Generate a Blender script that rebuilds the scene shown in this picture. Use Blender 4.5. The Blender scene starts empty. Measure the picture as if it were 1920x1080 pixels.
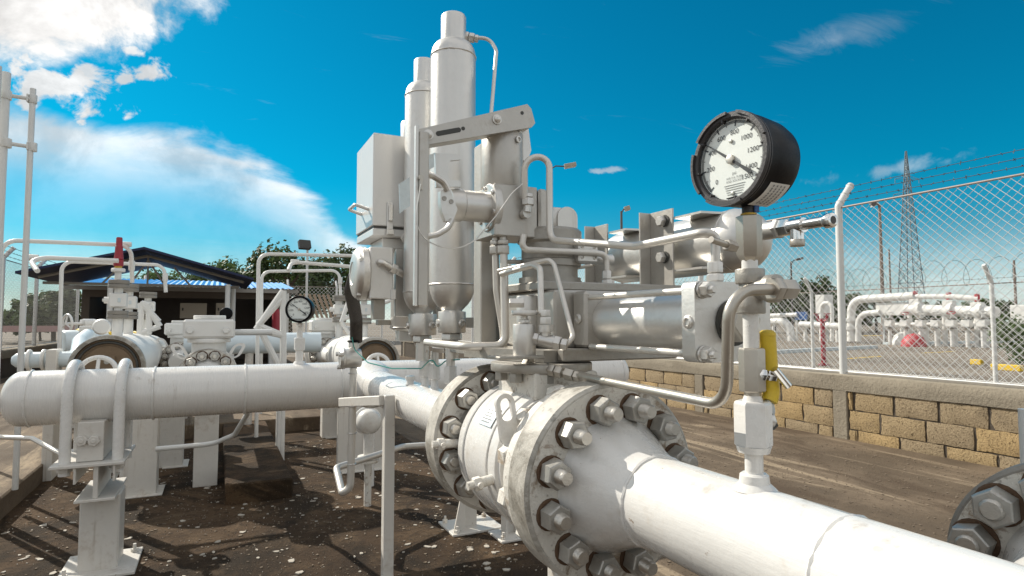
import bpy, math, random
from mathutils import Vector, Matrix
V = Vector
rnd = random.Random(7)
R = math.radians
# ---------------------------------------------------------------- camera
scene = bpy.context.scene
CAM_H = 1.49
FPX = 1132.0                       # focal length for a 1920 px wide picture
PITCH = math.atan(63.0 / FPX)
YAW = math.atan(550.0 / FPX * math.cos(PITCH))
cam_data = bpy.data.cameras.new('camera')
cam_data.sensor_width = 36.0
cam_data.lens = FPX * 36.0 / 1920.0
cam_data.clip_start = 0.05
cam_data.clip_end = 3000.0
cam = bpy.data.objects.new('camera', cam_data)
scene.collection.objects.link(cam)
cam.location = (0, 0, CAM_H)
cam.rotation_euler = (math.pi / 2 + PITCH, 0, -YAW)
scene.camera = cam
scene.render.resolution_x = 1024
scene.render.resolution_y = 576
# ---------------------------------------------------------------- sun, sky, exposure
SUN_AZ = R(-31.0)                  # from +Y towards +X
SUN_EL = R(37.0)
sun_dir = V((math.sin(SUN_AZ) * math.cos(SUN_EL), math.cos(SUN_AZ) * math.cos(SUN_EL), math.sin(SUN_EL)))
sd = bpy.data.lights.new('sun', 'SUN')
sd.energy = 5.0
sd.angle = R(0.5)
sd.color = (1.0, 0.94, 0.83)
sun = bpy.data.objects.new('sun', sd)
scene.collection.objects.link(sun)
sun.location = (0, 0, 30)
sun.rotation_euler = (-sun_dir).to_track_quat('-Z', 'Y').to_euler()
scene.view_settings.view_transform = 'Standard'
scene.view_settings.look = 'None'
scene.view_settings.gamma = 1.0
scene.view_settings.exposure = 0.12
scene.view_settings.use_curve_mapping = False

class NT:
    """small helper around a node tree"""
    def __init__(s, tree):
        s.t = tree
        s.n = tree.nodes
        s.l = tree.links
    def new(s, kind, **kw):
        n = s.n.new(kind)
        for k, v in kw.items():
            setattr(n, k, v)
        return n
    def put(s, sock, val):
        if isinstance(val, bpy.types.NodeSocket):
            s.l.new(val, sock)
        elif val is not None:
            sock.default_value = val
    def m(s, op, a, b=None, c=None, clamp=False):
        n = s.new('ShaderNodeMath', operation=op, use_clamp=clamp)
        s.put(n.inputs[0], a)
        s.put(n.inputs[1], b)
        s.put(n.inputs[2], c)
        return n.outputs[0]
    def ss(s, x, a, b):                      # smoothstep
        n = s.new('ShaderNodeMapRange', interpolation_type='SMOOTHSTEP')
        s.put(n.inputs[0], x)
        n.inputs[1].default_value = a
        n.inputs[2].default_value = b
        return n.outputs[0]
    def mix(s, f, a, b, mode='MIX'):
        n = s.new('ShaderNodeMix', data_type='RGBA', blend_type=mode)
        s.put(n.inputs[0], f)
        for sock, v in ((n.inputs[6], a), (n.inputs[7], b)):
            if not isinstance(v, bpy.types.NodeSocket) and len(v) == 3:
                v = (*v, 1)
            s.put(sock, v)
        return n.outputs[2]
    def noise(s, vec, scale, detail=4, rough=.55, dist=0.0):
        n = s.new('ShaderNodeTexNoise')
        s.put(n.inputs['Vector'], vec)
        n.inputs['Scale'].default_value = scale
        n.inputs['Detail'].default_value = detail
        n.inputs['Roughness'].default_value = rough
        n.inputs['Distortion'].default_value = dist
        return n.outputs['Fac']
    def scale(s, vec, v):
        n = s.new('ShaderNodeMapping')
        s.put(n.inputs[0], vec)
        n.inputs['Scale'].default_value = v
        return n.outputs[0]
    def bump(s, h, strength, dist=.01):
        n = s.new('ShaderNodeBump')
        n.inputs['Strength'].default_value = strength
        n.inputs['Distance'].default_value = dist
        s.put(n.inputs['Height'], h)
        return n.outputs[0]

def build_world():
    w = bpy.data.worlds.new('World')
    scene.world = w
    w.use_nodes = True
    k = NT(w.node_tree)
    k.n.clear()
    sky = k.new('ShaderNodeTexSky', sky_type='NISHITA')
    sky.sun_disc = False
    sky.sun_elevation = SUN_EL
    sky.sun_rotation = SUN_AZ
    sky.air_density = 1.0
    sky.dust_density = 0.3
    sky.ozone_density = 3.0
    tc = k.new('ShaderNodeTexCoord')
    d = tc.outputs['Generated']
    sep = k.new('ShaderNodeSeparateXYZ')
    k.put(sep.inputs[0], d)
    x, y, z = sep.outputs
    az = k.m('MULTIPLY', k.m('ARCTAN2', x, y), 57.2958)          # degrees, 0 = +Y, + = +X
    el = k.m('MULTIPLY', k.m('ARCSINE', z), 57.2958)
    # the deep cyan-blue of the clear sky, kept lighter near the horizon
    tint = k.mix(k.ss(el, -2.0, 13.0), (0.34, 0.58, 0.61), SKY_TINT)
    base = k.mix(1.0, sky.outputs[0], tint, 'MULTIPLY')
    # clouds live on a flat layer high above the ground
    zz = k.m('MAXIMUM', k.m('ADD', z, 0.10), 0.03)
    comb = k.new('ShaderNodeCombineXYZ')
    k.put(comb.inputs[0], k.m('DIVIDE', x, zz))
    k.put(comb.inputs[1], k.m('DIVIDE', y, zz))
    pl = comb.outputs[0]
    n1 = k.noise(pl, 1.5, 9, .62, .6)
    n2 = k.noise(k.scale(pl, (1.0, 3.2, 1.0)), 2.2, 8, .66, 1.2)
    n3 = k.noise(d, 9.0, 9, .60, .25)
    n4 = k.noise(d, 26.0, 7, .58, .3)
    n5 = k.noise(k.scale(d, (1.0, 1.0, 2.2)), 6.0, 9, .56, .5)
    def blob(a0, e0, ra, re, tilt):
        da = k.m('SUBTRACT', az, a0)
        de = k.m('SUBTRACT', el, e0)
        c, s = math.cos(R(tilt)), math.sin(R(tilt))
        u = k.m('ADD', k.m('MULTIPLY', da, c / ra), k.m('MULTIPLY', de, s / ra))
        v = k.m('ADD', k.m('MULTIPLY', da, -s / re), k.m('MULTIPLY', de, c / re))
        r2 = k.m('ADD', k.m('MULTIPLY', u, u), k.m('MULTIPLY', v, v))
        return k.m('SUBTRACT', 1.0, k.m('SQRT', r2))
    cl = None
    for (a0, e0, ra, re, tilt, gain, lo, hi, nn, den) in CLOUDS:
        b = blob(a0, e0, ra, re, tilt)
        t = k.m('ADD', k.m('MULTIPLY', b, gain), k.m('MULTIPLY', k.m('SUBTRACT', {1: n1, 2: n2, 3: n3, 4: n4, 5: n5}[nn], .5), {2: 3.0, 3: 5.0}.get(nn, 6.5)))
        c = k.m('MULTIPLY', k.ss(t, lo, hi), den)
        cl = c if cl is None else k.m('MAXIMUM', cl, c)
    # long veil on the left: crisp upper edge that curves down to the right, soft underside
    over = k.m('POWER', k.m('MAXIMUM', k.m('ADD', az, 2.0), 0.0), 1.75)
    top = k.m('SUBTRACT', 16.0, k.m('MULTIPLY', over, .082))
    dep = k.m('SUBTRACT', top, el)
    edge = k.ss(k.m('ADD', dep, k.m('MULTIPLY', k.m('SUBTRACT', n5, .5), 9.0)), -.2, 2.2)
    soft = k.m('ADD', k.m('MULTIPLY', k.ss(dep, 6.5, 1.2), .58), k.m('MULTIPLY', k.ss(dep, 14.0, 2.0), .26))
    veil = k.m('MULTIPLY', k.m('MULTIPLY', edge, soft), k.m('MULTIPLY', k.ss(az, -75.0, -20.0), k.m('ADD', .62, k.m('MULTIPLY', k.ss(n5, .3, .7), .38))))
    cl = k.m('MAXIMUM', cl, veil)
    # unseen cloud added round the view to make the fill light bright and neutral
    da = k.m('DIVIDE', k.m('SUBTRACT', az, 30.0), 66.0)
    de = k.m('DIVIDE', k.m('SUBTRACT', el, 12.0), 40.0)
    gap = k.m('SQRT', k.m('ADD', k.m('MULTIPLY', da, da), k.m('MULTIPLY', de, de)))
    cover = k.m('ADD', k.m('SUBTRACT', n1, .5), k.m('MULTIPLY', k.m('SUBTRACT', gap, 1.0), .9, clamp=False))
    fill_cloud = k.m('MULTIPLY', k.ss(k.m('MINIMUM', cover, k.m('ADD', k.m('SUBTRACT', n1, .5), .10)), -.03, .10), .95)
    cl = k.m('MAXIMUM', cl, fill_cloud)
    wisp = k.m('MULTIPLY', k.ss(n2, .62, .9), k.m('MULTIPLY', k.ss(el, 5, 20), .16))
    cl = k.m('MAXIMUM', cl, wisp)
    # pale bank low over the horizon
    low = k.m('MULTIPLY', k.ss(el, 9.0, 1.0), k.m('ADD', .25, k.m('MULTIPLY', n2, .5)))
    cl = k.m('MAXIMUM', cl, low)
    shade = k.m('ADD', CLOUD_LO, k.m('MULTIPLY', k.ss(n3, .35, .65), CLOUD_HI))
    cc = k.new('ShaderNodeCombineXYZ')
    k.put(cc.inputs[0], shade)
    k.put(cc.inputs[1], k.m('MULTIPLY', shade, .985))
    k.put(cc.inputs[2], k.m('MULTIPLY', shade, .965))
    col = k.mix(cl, base, cc.outputs[0])
    bg = k.new('ShaderNodeBackground')
    k.put(bg.inputs[0], col)
    bg.inputs[1].default_value = SKY_STRENGTH
    out = k.new('ShaderNodeOutputWorld')
    k.l.new(bg.outputs[0], out.inputs[0])

SKY_STRENGTH = 0.12
SKY_TINT = (0.005, 0.655, 0.75)
CLOUD_LO, CLOUD_HI = 5.5, 3.8
# azimuth, elevation, half-extent along, across, tilt, gain, low, high, noise, density
CLOUDS = [
    (-17.5, 25.5, 15.0, 7.4, 12.0, 2.8, -0.55, 0.5, 3, 1.0),
    (-12.0, 17.4, 4.4, 2.0, 4.0, 1.5, 0.0, 0.9, 4, .92),
    (-9.6, 18.9, 1.8, .8, 6.0, 1.5, 0.1, 1.0, 4, .85),
    (-7.0, 21.2, 1.9, .8, -6.0, 1.7, 0.45, 1.3, 4, .9),
    (-5.9, 19.7, 1.9, 1.0, 8.0, 1.7, 0.45, 1.3, 4, .9),
    (-7.4, 18.9, 1.1, .6, 4.0, 1.7, 0.45, 1.3, 4, .85),
    (55.0, 22.8, 8.5, 1.9, 8.0, 1.3, 0.30, 1.9, 2, .20),
    (34.8, 14.0, 1.5, .3, 0.0, 1.5, 0.1, 1.2, 4, .45),
    (58.5, 12.1, 5.5, .6, 3.0, 1.5, 0.1, 2.2, 4, .24),
]
build_world()
# ---------------------------------------------------------------- survey helper: picture point + one known coordinate -> place in the yard
FW = V((math.sin(YAW) * math.cos(PITCH), math.cos(YAW) * math.cos(PITCH), math.sin(PITCH)))
RT = V((math.cos(YAW), -math.sin(YAW), 0))
UP = RT.cross(FW)
EYE = V((0, 0, CAM_H))
def P(px, py, X=None, Y=None, Z=None):
    d = FW + RT * ((px - 960) / FPX) - UP * ((py - 540) / FPX)
    if X is not None:
        t = X / d.x
    elif Y is not None:
        t = Y / d.y
    else:
        t = (Z - CAM_H) / d.z
    return EYE + d * t
def mpp(p):
    return (p - EYE).dot(FW) / FPX       # metres per picture pixel at a place
# ---------------------------------------------------------------- mesh builder
class MB:
    def __init__(s):
        s.v = []
        s.f = []
    def add(s, vs, fs):
        o = len(s.v)
        s.v.extend([V(p) for p in vs])
        s.f.extend([tuple(i + o for i in f) for f in fs])
        return s
    @staticmethod
    def frame(ax):
        ax = V(ax).normalized()
        h = V((0, 0, 1)) if abs(ax.z) < .9 else V((0, 1, 0))
        u = h.cross(ax).normalized()
        return ax, u, ax.cross(u)
    def lathe(s, p0, ax, prof, n=28, rot=0.0, cap0=True, cap1=True):
        p0 = V(p0)
        ax, u, w = s.frame(ax)
        vs, fs, rings = [], [], []
        for (t, r) in prof:
            if r <= 1e-6:
                rings.append([len(vs)])
                vs.append(p0 + ax * t)
            else:
                rg = []
                for i in range(n):
                    a = rot + 2 * math.pi * i / n
                    rg.append(len(vs))
                    vs.append(p0 + ax * t + (u * math.cos(a) + w * math.sin(a)) * r)
                rings.append(rg)
        for A, B in zip(rings, rings[1:]):
            if len(A) == 1 and len(B) == 1:
                continue
            if len(A) == 1:
                fs += [(A[0], B[(i + 1) % n], B[i]) for i in range(n)]
            elif len(B) == 1:
                fs += [(A[i], A[(i + 1) % n], B[0]) for i in range(n)]
            else:
                fs += [(A[i], A[(i + 1) % n], B[(i + 1) % n], B[i]) for i in range(n)]
        if cap0 and len(rings[0]) > 1:
            fs.append(tuple(reversed(rings[0])))
        if cap1 and len(rings[-1]) > 1:
            fs.append(tuple(rings[-1]))
        return s.add(vs, fs)
    def cyl(s, p0, p1, r0, r1=None, n=24, bev=0.0, rot=0.0):
        p0, p1 = V(p0), V(p1)
        L = (p1 - p0).length
        r1 = r0 if r1 is None else r1
        b = min(bev, L * .3, r0 * .5)
        if b > 0:
            pr = [(0, r0 - b), (b * .3, r0 - b * .3), (b, r0), (L - b, r1), (L - b * .3, r1 - b * .3), (L, r1 - b)]
        else:
            pr = [(0, r0), (L, r1)]
        return s.lathe(p0, p1 - p0, pr, n, rot)
    def hexa(s, p0, p1, af, rot=0.0, n=6):
        p0, p1 = V(p0), V(p1)
        L = (p1 - p0).length
        r = af / 2 / math.cos(math.pi / n)
        c = min(.12 * af, .25 * L)
        return s.lathe(p0, p1 - p0, [(0, r * .9), (c * .5, r), (L - c, r), (L - c * .3, r * .95), (L, r * .86)], n, rot)
    @staticmethod
    def fillet(pts, bend, seg):
        pts = [V(p) for p in pts]
        out = [pts[0]]
        for a, b, c in zip(pts, pts[1:], pts[2:]):
            d0, d1 = (a - b), (c - b)
            l0, l1 = d0.length, d1.length
            if l0 < 1e-6 or l1 < 1e-6:
                continue
            d0 /= l0
            d1 /= l1
            ang = math.acos(max(-1, min(1, d0.dot(d1))))
            if ang > math.pi - .03:
                out.append(b)
                continue
            tl = min(bend / math.tan(ang / 2), l0 * .49, l1 * .49)
            q0, q1 = b + d0 * tl, b + d1 * tl
            for i in range(seg + 1):
                t = i / seg
                # circular-ish arc through a rational quadratic
                wgt = math.sin(ang / 2)
                k0, k1, k2 = (1 - t) ** 2, 2 * t * (1 - t) * wgt, t * t
                out.append((q0 * k0 + b * k1 + q1 * k2) / (k0 + k1 + k2))
        out.append(pts[-1])
        return out
    def tube(s, pts, r, n=10, bend=.05, seg=6, closed=False, flat=1.0, r_end=None):
        pts = [V(p) for p in pts] if closed else s.fillet(pts, bend, seg)
        m = len(pts)
        tans = []
        for i in range(m):
            a = pts[(i - 1) % m] if closed or i > 0 else pts[0]
            b = pts[(i + 1) % m] if closed or i < m - 1 else pts[-1]
            tans.append((b - a).normalized())
        ax, u, w = s.frame(tans[0])
        vs, fs = [], []
        for i in range(m):
            t = tans[i]
            u = (u - t * u.dot(t))
            u = u.normalized() if u.length > 1e-6 else s.frame(t)[1]
            w = t.cross(u)
            rr = r if r_end is None else r + (r_end - r) * i / max(1, m - 1)
            for j in range(n):
                a = 2 * math.pi * j / n
                vs.append(pts[i] + u * math.cos(a) * rr + w * math.sin(a) * rr * flat)
        for i in range(m if closed else m - 1):
            for j in range(n):
                a, b = i * n + j, i * n + (j + 1) % n
                c, d = ((i + 1) % m) * n + (j + 1) % n, ((i + 1) % m) * n + j
                fs.append((a, b, c, d))
        if not closed:
            fs.append(tuple(reversed(range(n))))
            fs.append(tuple(range((m - 1) * n, m * n)))
        return s.add(vs, fs)
    def ring(s, c, ax, rad, r, n=40, m=8, wob=0.0):
        ax, u, w = s.frame(ax)
        pts = [V(c) + (u * math.cos(2 * math.pi * i / n) + w * math.sin(2 * math.pi * i / n)) * (rad + wob * (rnd.random() - .5)) + ax * wob * .6 * (rnd.random() - .5) for i in range(n)]
        return s.tube(pts, r, m, closed=True)
    def box(s, c, size, M=None, bev=0.0):
        c = V(c)
        hx, hy, hz = [q / 2 for q in size]
        b = min(bev, hx * .45, hy * .45, hz * .45)
        def tr(p):
            p = V(p)
            return c + (M @ p if M is not None else p)
        if b <= 0:
            vs = [tr((x, y, z)) for x in (-hx, hx) for y in (-hy, hy) for z in (-hz, hz)]
            fs = [(0, 1, 3, 2), (4, 6, 7, 5), (0, 4, 5, 1), (2, 3, 7, 6), (0, 2, 6, 4), (1, 5, 7, 3)]
            return s.add(vs, fs)
        vs, idx = [], {}
        for sx in (-1, 1):
            for sy in (-1, 1):
                for sz in (-1, 1):
                    for a in range(3):
                        p = [sx * (hx - b), sy * (hy - b), sz * (hz - b)]
                        p[a] = (sx * hx, sy * hy, sz * hz)[a]
                        idx[(sx, sy, sz, a)] = len(vs)
                        vs.append(tr(p))
        fs = []
        for a in range(3):
            o = [i for i in range(3) if i != a]
            for sg in (-1, 1):
                q = []
                for (e, f) in ((-1, -1), (1, -1), (1, 1), (-1, 1)):
                    k = [0, 0, 0]
                    k[a] = sg
                    k[o[0]] = e
                    k[o[1]] = f
                    q.append(idx[(*k, a)])
                fs.append(tuple(q))
            for e in (-1, 1):                      # chamfer strips along axis a
                for f in (-1, 1):
                    q = []
                    for (sg, w) in ((-1, o[0]), (1, o[0]), (1, o[1]), (-1, o[1])):
                        k = [0, 0, 0]
                        k[a] = sg
                        k[o[0]] = e
                        k[o[1]] = f
                        q.append(idx[(*k, w)])
                    fs.append(tuple(q))
        for sx in (-1, 1):
            for sy in (-1, 1):
                for sz in (-1, 1):
                    fs.append(tuple(idx[(sx, sy, sz, a)] for a in range(3)))
        return s.add(vs, fs)
    def bmm(s, a, b, bev=0.0):
        a, b = V(a), V(b)
        return s.box((a + b) / 2, [abs(q) for q in (b - a)], None, bev)
    def bar(s, p0, p1, w, h, bev=0.0, up=(0, 0, 1)):
        """box beam from p0 to p1; w across, h along up"""
        p0, p1 = V(p0), V(p1)
        ax = (p1 - p0).normalized()
        side = ax.cross(V(up))
        side = side.normalized() if side.length > 1e-5 else V((1, 0, 0))
        up2 = side.cross(ax)
        M = Matrix((ax, side, up2)).transposed()
        return s.box((p0 + p1) / 2, ((p1 - p0).length, w, h), M, bev)
    def prism(s, poly, h, hole=None):
        """poly: list of 3D points in a plane; extruded by vector h"""
        h = V(h)
        n = len(poly)
        a = [V(p) for p in poly]
        if hole is None:
            return s.add(a + [p + h for p in a], [tuple(reversed(range(n))), tuple(range(n, 2 * n))] + [(i, (i + 1) % n, n + (i + 1) % n, n + i) for i in range(n)])
        b = [V(p) for p in hole]
        vs = a + [p + h for p in a] + b + [p + h for p in b]
        fs = []
        for i in range(n):
            j = (i + 1) % n
            fs += [(i, j, n + j, n + i), (2 * n + j, 2 * n + i, 3 * n + i, 3 * n + j), (j, i, 2 * n + i, 2 * n + j), (n + i, n + j, 3 * n + j, 3 * n + i)]
        return s.add(vs, fs)
    def mesh(s, name, origin=(0, 0, 0), smooth=35, fix=True):
        me = bpy.data.meshes.new(name)
        o = V(origin)
        me.from_pydata([tuple(p - o) for p in s.v], [], s.f)
        if fix:
            import bmesh
            bm = bmesh.new()
            bm.from_mesh(me)
            bmesh.ops.recalc_face_normals(bm, faces=bm.faces)
            bm.to_mesh(me)
            bm.free()
        if smooth:
            me.polygons.foreach_set('use_smooth', [True] * len(me.polygons))
            me.set_sharp_from_angle(angle=R(smooth))
        me.update()
        return me
ORG = {}
col = scene.collection
def tag(o, label=None, cat=None, group=None, kind=None):
    for k, v in (('label', label), ('category', cat), ('group', group), ('kind', kind)):
        if v:
            o[k] = v
    return o
def thing(name, label, cat, loc, group=None):
    o = bpy.data.objects.new(name, None)
    o.empty_display_size = .1
    o.location = loc
    col.objects.link(o)
    ORG[o] = V(loc)
    return tag(o, label, cat, group)
def link(name, me, m, parent=None, loc=None):
    o = bpy.data.objects.new(name, me)
    if m is not None and not me.materials:
        me.materials.append(m)
    if parent is not None:
        o.parent = parent
        ORG[o] = ORG[parent]
    if loc is not None:
        o.location = loc
    col.objects.link(o)
    return o
def part(mb, name, m, parent, smooth=35):
    """mesh given in yard coordinates, hung under its thing or part"""
    return link(name, mb.mesh(name, ORG[parent], smooth), m, parent)
def single(mb, name, m, label=None, cat=None, group=None, kind=None, org=None, smooth=35):
    """a top-level thing that is one mesh, its origin at org"""
    if org is None:
        lo = V((min(p.x for p in mb.v), min(p.y for p in mb.v), min(p.z for p in mb.v)))
        hi = V((max(p.x for p in mb.v), max(p.y for p in mb.v), max(p.z for p in mb.v)))
        org = V(((lo.x + hi.x) / 2, (lo.y + hi.y) / 2, lo.z))
    o = link(name, mb.mesh(name, org, smooth), m, None, org)
    ORG[o] = V(org)
    return tag(o, label, cat, group, kind)
def inst(name, me, parent, at, rot=None):
    """another copy of a shared mesh, placed in yard coordinates under parent"""
    o = bpy.data.objects.new(name, me)
    o.parent = parent
    o.location = V(at) - ORG[parent]
    ORG[o] = ORG[parent]
    if rot is not None:
        o.rotation_euler = rot
    col.objects.link(o)
    return o
def rot_to(ax, roll=0.0):
    """euler turning +Z to ax, rolled about it"""
    q = V((0, 0, 1)).rotation_difference(V(ax).normalized())
    return (q.to_matrix() @ Matrix.Rotation(roll, 3, 'Z')).to_euler()
def copy_tree(o, parent=None, loc=None, rz=None):
    c = o.copy()
    col.objects.link(c)
    c.parent = parent
    if loc is not None:
        c.location = loc
    if rz is not None:
        c.rotation_euler.z = rz
    for ch in list(o.children):
        copy_tree(ch, c)
    return c
# ---------------------------------------------------------------- materials
def mk(name):
    m = bpy.data.materials.new(name)
    m.use_nodes = True
    k = NT(m.node_tree)
    b = m.node_tree.nodes['Principled BSDF']
    g = k.new('ShaderNodeNewGeometry')
    return m, k, b, g.outputs['Position']
def paint(name, base, rough=.35, metal=0.0, var=.06, dirt=(.30, .22, .14), dirt_amt=.25, bump=.12, bscale=60, dscale=5.0, stretch=(1, 1, 1), coat=0.0, chip=0.0, chip_col=(.16, .10, .06), spec=.5, streak=0.0, streak_col=(.24, .17, .10), brush=None):
    m, k, b, pos = mk(name)
    p = k.scale(pos, stretch)
    n1 = k.noise(p, dscale, 6, .62)
    n2 = k.noise(p, dscale * 7, 5, .6)
    fine = k.noise(p, bscale, 4, .6)
    c = k.mix(n1, tuple(q * (1 - var * 2) for q in base), tuple(min(1, q * (1 + var)) for q in base))
    f = k.m('MULTIPLY', k.ss(k.m('ADD', k.m('MULTIPLY', n1, .6), k.m('MULTIPLY', n2, .4)), .52, .74), dirt_amt)
    c = k.mix(f, c, dirt)
    if streak > 0:
        sv = k.noise(k.scale(pos, (1, 1, .05)), 26, 5, .6, .2)
        sw = k.noise(pos, 3.2, 4, .6)
        c = k.mix(k.m('MULTIPLY', k.m('MULTIPLY', k.ss(sv, .56, .74), k.ss(sw, .42, .66)), streak), c, streak_col)
    if chip > 0:
        n3 = k.noise(pos, 22, 6, .7)
        c = k.mix(k.ss(n3, 1 - chip - .04, 1 - chip + .03), c, chip_col)
    k.put(b.inputs['Base Color'], c)
    k.put(b.inputs['Roughness'], k.m('ADD', rough - .07, k.m('MULTIPLY', n2, .16)))
    b.inputs['Metallic'].default_value = metal
    b.inputs['Specular IOR Level'].default_value = spec
    b.inputs['Coat Weight'].default_value = coat
    b.inputs['Coat Roughness'].default_value = .12
    hgt = k.m('ADD', fine, k.m('MULTIPLY', n2, .7))
    if brush:
        bn = k.noise(k.scale(pos, brush), 14, 3, .6)
        hgt = k.m('ADD', hgt, k.m('MULTIPLY', bn, 1.3))
    k.put(b.inputs['Normal'], k.bump(hgt, bump, .006))
    return m
MT = {}
MT['white'] = paint('white_gloss_paint', (.73, .715, .685), .27, var=.06, dirt=(.46, .38, .29), dirt_amt=.5, bump=.10, bscale=30, dscale=4, coat=.3, streak=.45, chip=.31, chip_col=(.30, .22, .15), brush=(7, .9, 7))
MT['white_brushed'] = paint('brushed_on_white_paint', (.74, .72, .685), .26, var=.06, dirt=(.42, .34, .26), dirt_amt=.30, bump=.16, bscale=30, stretch=(9, 1, 1), dscale=3, coat=.3, streak=.4)
MT['white_worn'] = paint('worn_white_paint', (.72, .69, .63), .42, var=.10, dirt=(.34, .25, .17), dirt_amt=.6, bump=.35, bscale=38, dscale=9, chip=.30, chip_col=(.22, .15, .10))
MT['white_far'] = paint('white_paint_far', (.72, .71, .68), .4, var=.05, dirt_amt=.18, bump=.05)
MT['blue_white'] = paint('pale_blue_white_paint', (.62, .70, .74), .4, var=.05, dirt_amt=.18, bump=.05)
MT['frame_white'] = paint('pale_pole_paint', (.66, .66, .64), .4, var=.06, dirt=(.25, .2, .15), dirt_amt=.25, bump=.1)
MT['support'] = paint('support_white_paint', (.64, .61, .56), .45, var=.09, dirt=(.30, .21, .13), dirt_amt=.55, bump=.2, dscale=4, chip=.30, chip_col=(.22, .11, .05), streak=.6)
MT['silver'] = paint('aluminium_paint', (.665, .645, .61), .38, metal=.78, streak=.3, var=.06, dirt=(.42, .36, .28), dirt_amt=.4, bump=.14, bscale=55, dscale=6)
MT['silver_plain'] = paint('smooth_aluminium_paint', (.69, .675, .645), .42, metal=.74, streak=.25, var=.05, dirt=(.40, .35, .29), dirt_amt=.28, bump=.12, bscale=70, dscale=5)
MT['silver_dull'] = paint('dull_aluminium_paint', (.385, .365, .33), .46, metal=.6, streak=.4, var=.09, dirt=(.26, .21, .16), dirt_amt=.5, bump=.3, bscale=50, dscale=8)
MT['silver_mid'] = paint('greyer_aluminium_paint', (.52, .495, .455), .42, metal=.66, var=.08, dirt=(.30, .25, .19), dirt_amt=.45, bump=.14, bscale=55, dscale=7, streak=.35)
MT['cabinet'] = paint('cabinet_grey_white', (.70, .69, .67), .33, metal=.25, var=.03, dirt_amt=.15, bump=.08, bscale=90)
MT['tube'] = paint('painted_steel_tube', (.68, .65, .60), .40, metal=.5, var=.06, dirt=(.40, .33, .26), dirt_amt=.35, bump=.02, bscale=40, dscale=8)
MT['steel'] = paint('stainless_steel', (.50, .465, .41), .38, metal=.85, var=.08, dirt=(.30, .23, .16), dirt_amt=.4, bump=.03, bscale=60, dscale=12)
MT['chrome'] = paint('bright_stainless', (.78, .77, .75), .12, metal=1.0, var=.04, dirt_amt=.1, bump=.03)
MT['nut'] = paint('galvanised_nut', (.47, .455, .42), .42, metal=.6, var=.2, dirt=(.26, .18, .11), dirt_amt=.75, bump=.12, bscale=60, dscale=24)
MT['stud'] = paint('stud_end_steel', (.56, .53, .48), .36, metal=.75, var=.12, dirt=(.26, .18, .10), dirt_amt=.5, bump=.2, bscale=120, dscale=40)
MT['rust'] = paint('rusty_washer', (.13, .075, .042), .85, var=.3, dirt=(.035, .025, .018), dirt_amt=.7, bump=.6, bscale=140, dscale=40)
MT['flange_rim'] = paint('weathered_flange_paint', (.385, .355, .305), .55, var=.22, dirt=(.20, .17, .13), dirt_amt=.85, bump=.35, bscale=40, dscale=7)
MT['flange_face'] = paint('flange_face_paint', (.57, .535, .475), .48, var=.16, dirt=(.24, .155, .09), dirt_amt=.9, bump=.35, bscale=40, dscale=9, chip=.40, chip_col=(.15, .10, .065))
MT['grey_flange'] = paint('bare_grey_flange', (.27, .25, .22), .6, metal=.2, var=.15, dirt=(.14, .10, .07), dirt_amt=.6, bump=.4, dscale=16)
MT['closure'] = paint('rusty_brown_closure', (.22, .15, .09), .6, metal=.15, var=.2, dirt=(.10, .06, .035), dirt_amt=.6, bump=.4, dscale=10)
MT['black'] = paint('black_gauge_plastic', (.0035, .0035, .005), .36, var=.1, dirt=(.012, .011, .01), dirt_amt=.25, bump=.05, bscale=120, spec=.12)
MT['rim_grey'] = paint('dark_grey_bezel', (.045, .042, .044), .45, var=.1, dirt=(.14, .12, .11), dirt_amt=.4, bump=.15, bscale=160)
MT['dial'] = paint('dial_white', (.88, .88, .84), .5, var=.02, dirt=(.62, .62, .57), dirt_amt=.3, bump=.02, dscale=25)
MT['ink'] = paint('black_print', (.02, .02, .025), .6, var=.05, dirt_amt=0)
MT['grey_ink'] = paint('grey_print', (.25, .25, .25), .6, var=.05, dirt_amt=0)
MT['sticker'] = paint('white_sticker', (.72, .70, .66), .5, var=.03, dirt_amt=.1)
MT['plate_label'] = paint('metal_nameplate', (.62, .68, .70), .35, metal=.5, var=.15, dirt=(.25, .40, .45), dirt_amt=.5, dscale=30)
MT['yellow'] = paint('yellow_handle_sleeve', (.66, .46, .025), .42, var=.10, dirt=(.30, .17, .03), dirt_amt=.6, bump=.25, dscale=14)
MT['yellow_tape'] = paint('yellow_sealing_tape', (.62, .40, .06), .55, var=.1, dirt_amt=.2)
MT['yellow_paint'] = paint('yellow_road_paint', (.78, .52, .03), .6, var=.12, dirt=(.3, .2, .1), dirt_amt=.35, dscale=3)
MT['red'] = paint('dark_red_paint', (.32, .02, .035), .42, var=.1, dirt=(.12, .03, .03), dirt_amt=.4, dscale=10)
MT['red_far'] = paint('red_paint_far', (.45, .05, .06), .5, var=.1, dirt_amt=.2)
MT['hose'] = paint('black_rubber_hose', (.045, .035, .028), .62, var=.25, dirt=(.12, .09, .06), dirt_amt=.5, bump=.5, bscale=30, stretch=(6, 6, .6), dscale=8)
MT['wire'] = paint('galvanised_wire', (.76, .76, .74), .5, metal=.1, var=.06, dirt=(.4, .36, .3), dirt_amt=.3, bump=0.0)
MT['mesh_dark'] = paint('dull_zinc_mesh', (.20, .20, .19), .6, metal=.3, var=.1, bump=0.0)
MT['barbed'] = paint('dark_barbed_wire', (.10, .09, .085), .6, metal=.4, var=.1, dirt=(.12, .06, .03), dirt_amt=.4)
MT['rail'] = paint('rusty_top_rail', (.33, .28, .25), .6, metal=.3, var=.15, dirt=(.22, .09, .04), dirt_amt=.7, dscale=12)
MT['green_wire'] = paint('green_earth_wire', (.03, .25, .21), .4, var=.05, dirt_amt=.1)
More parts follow.
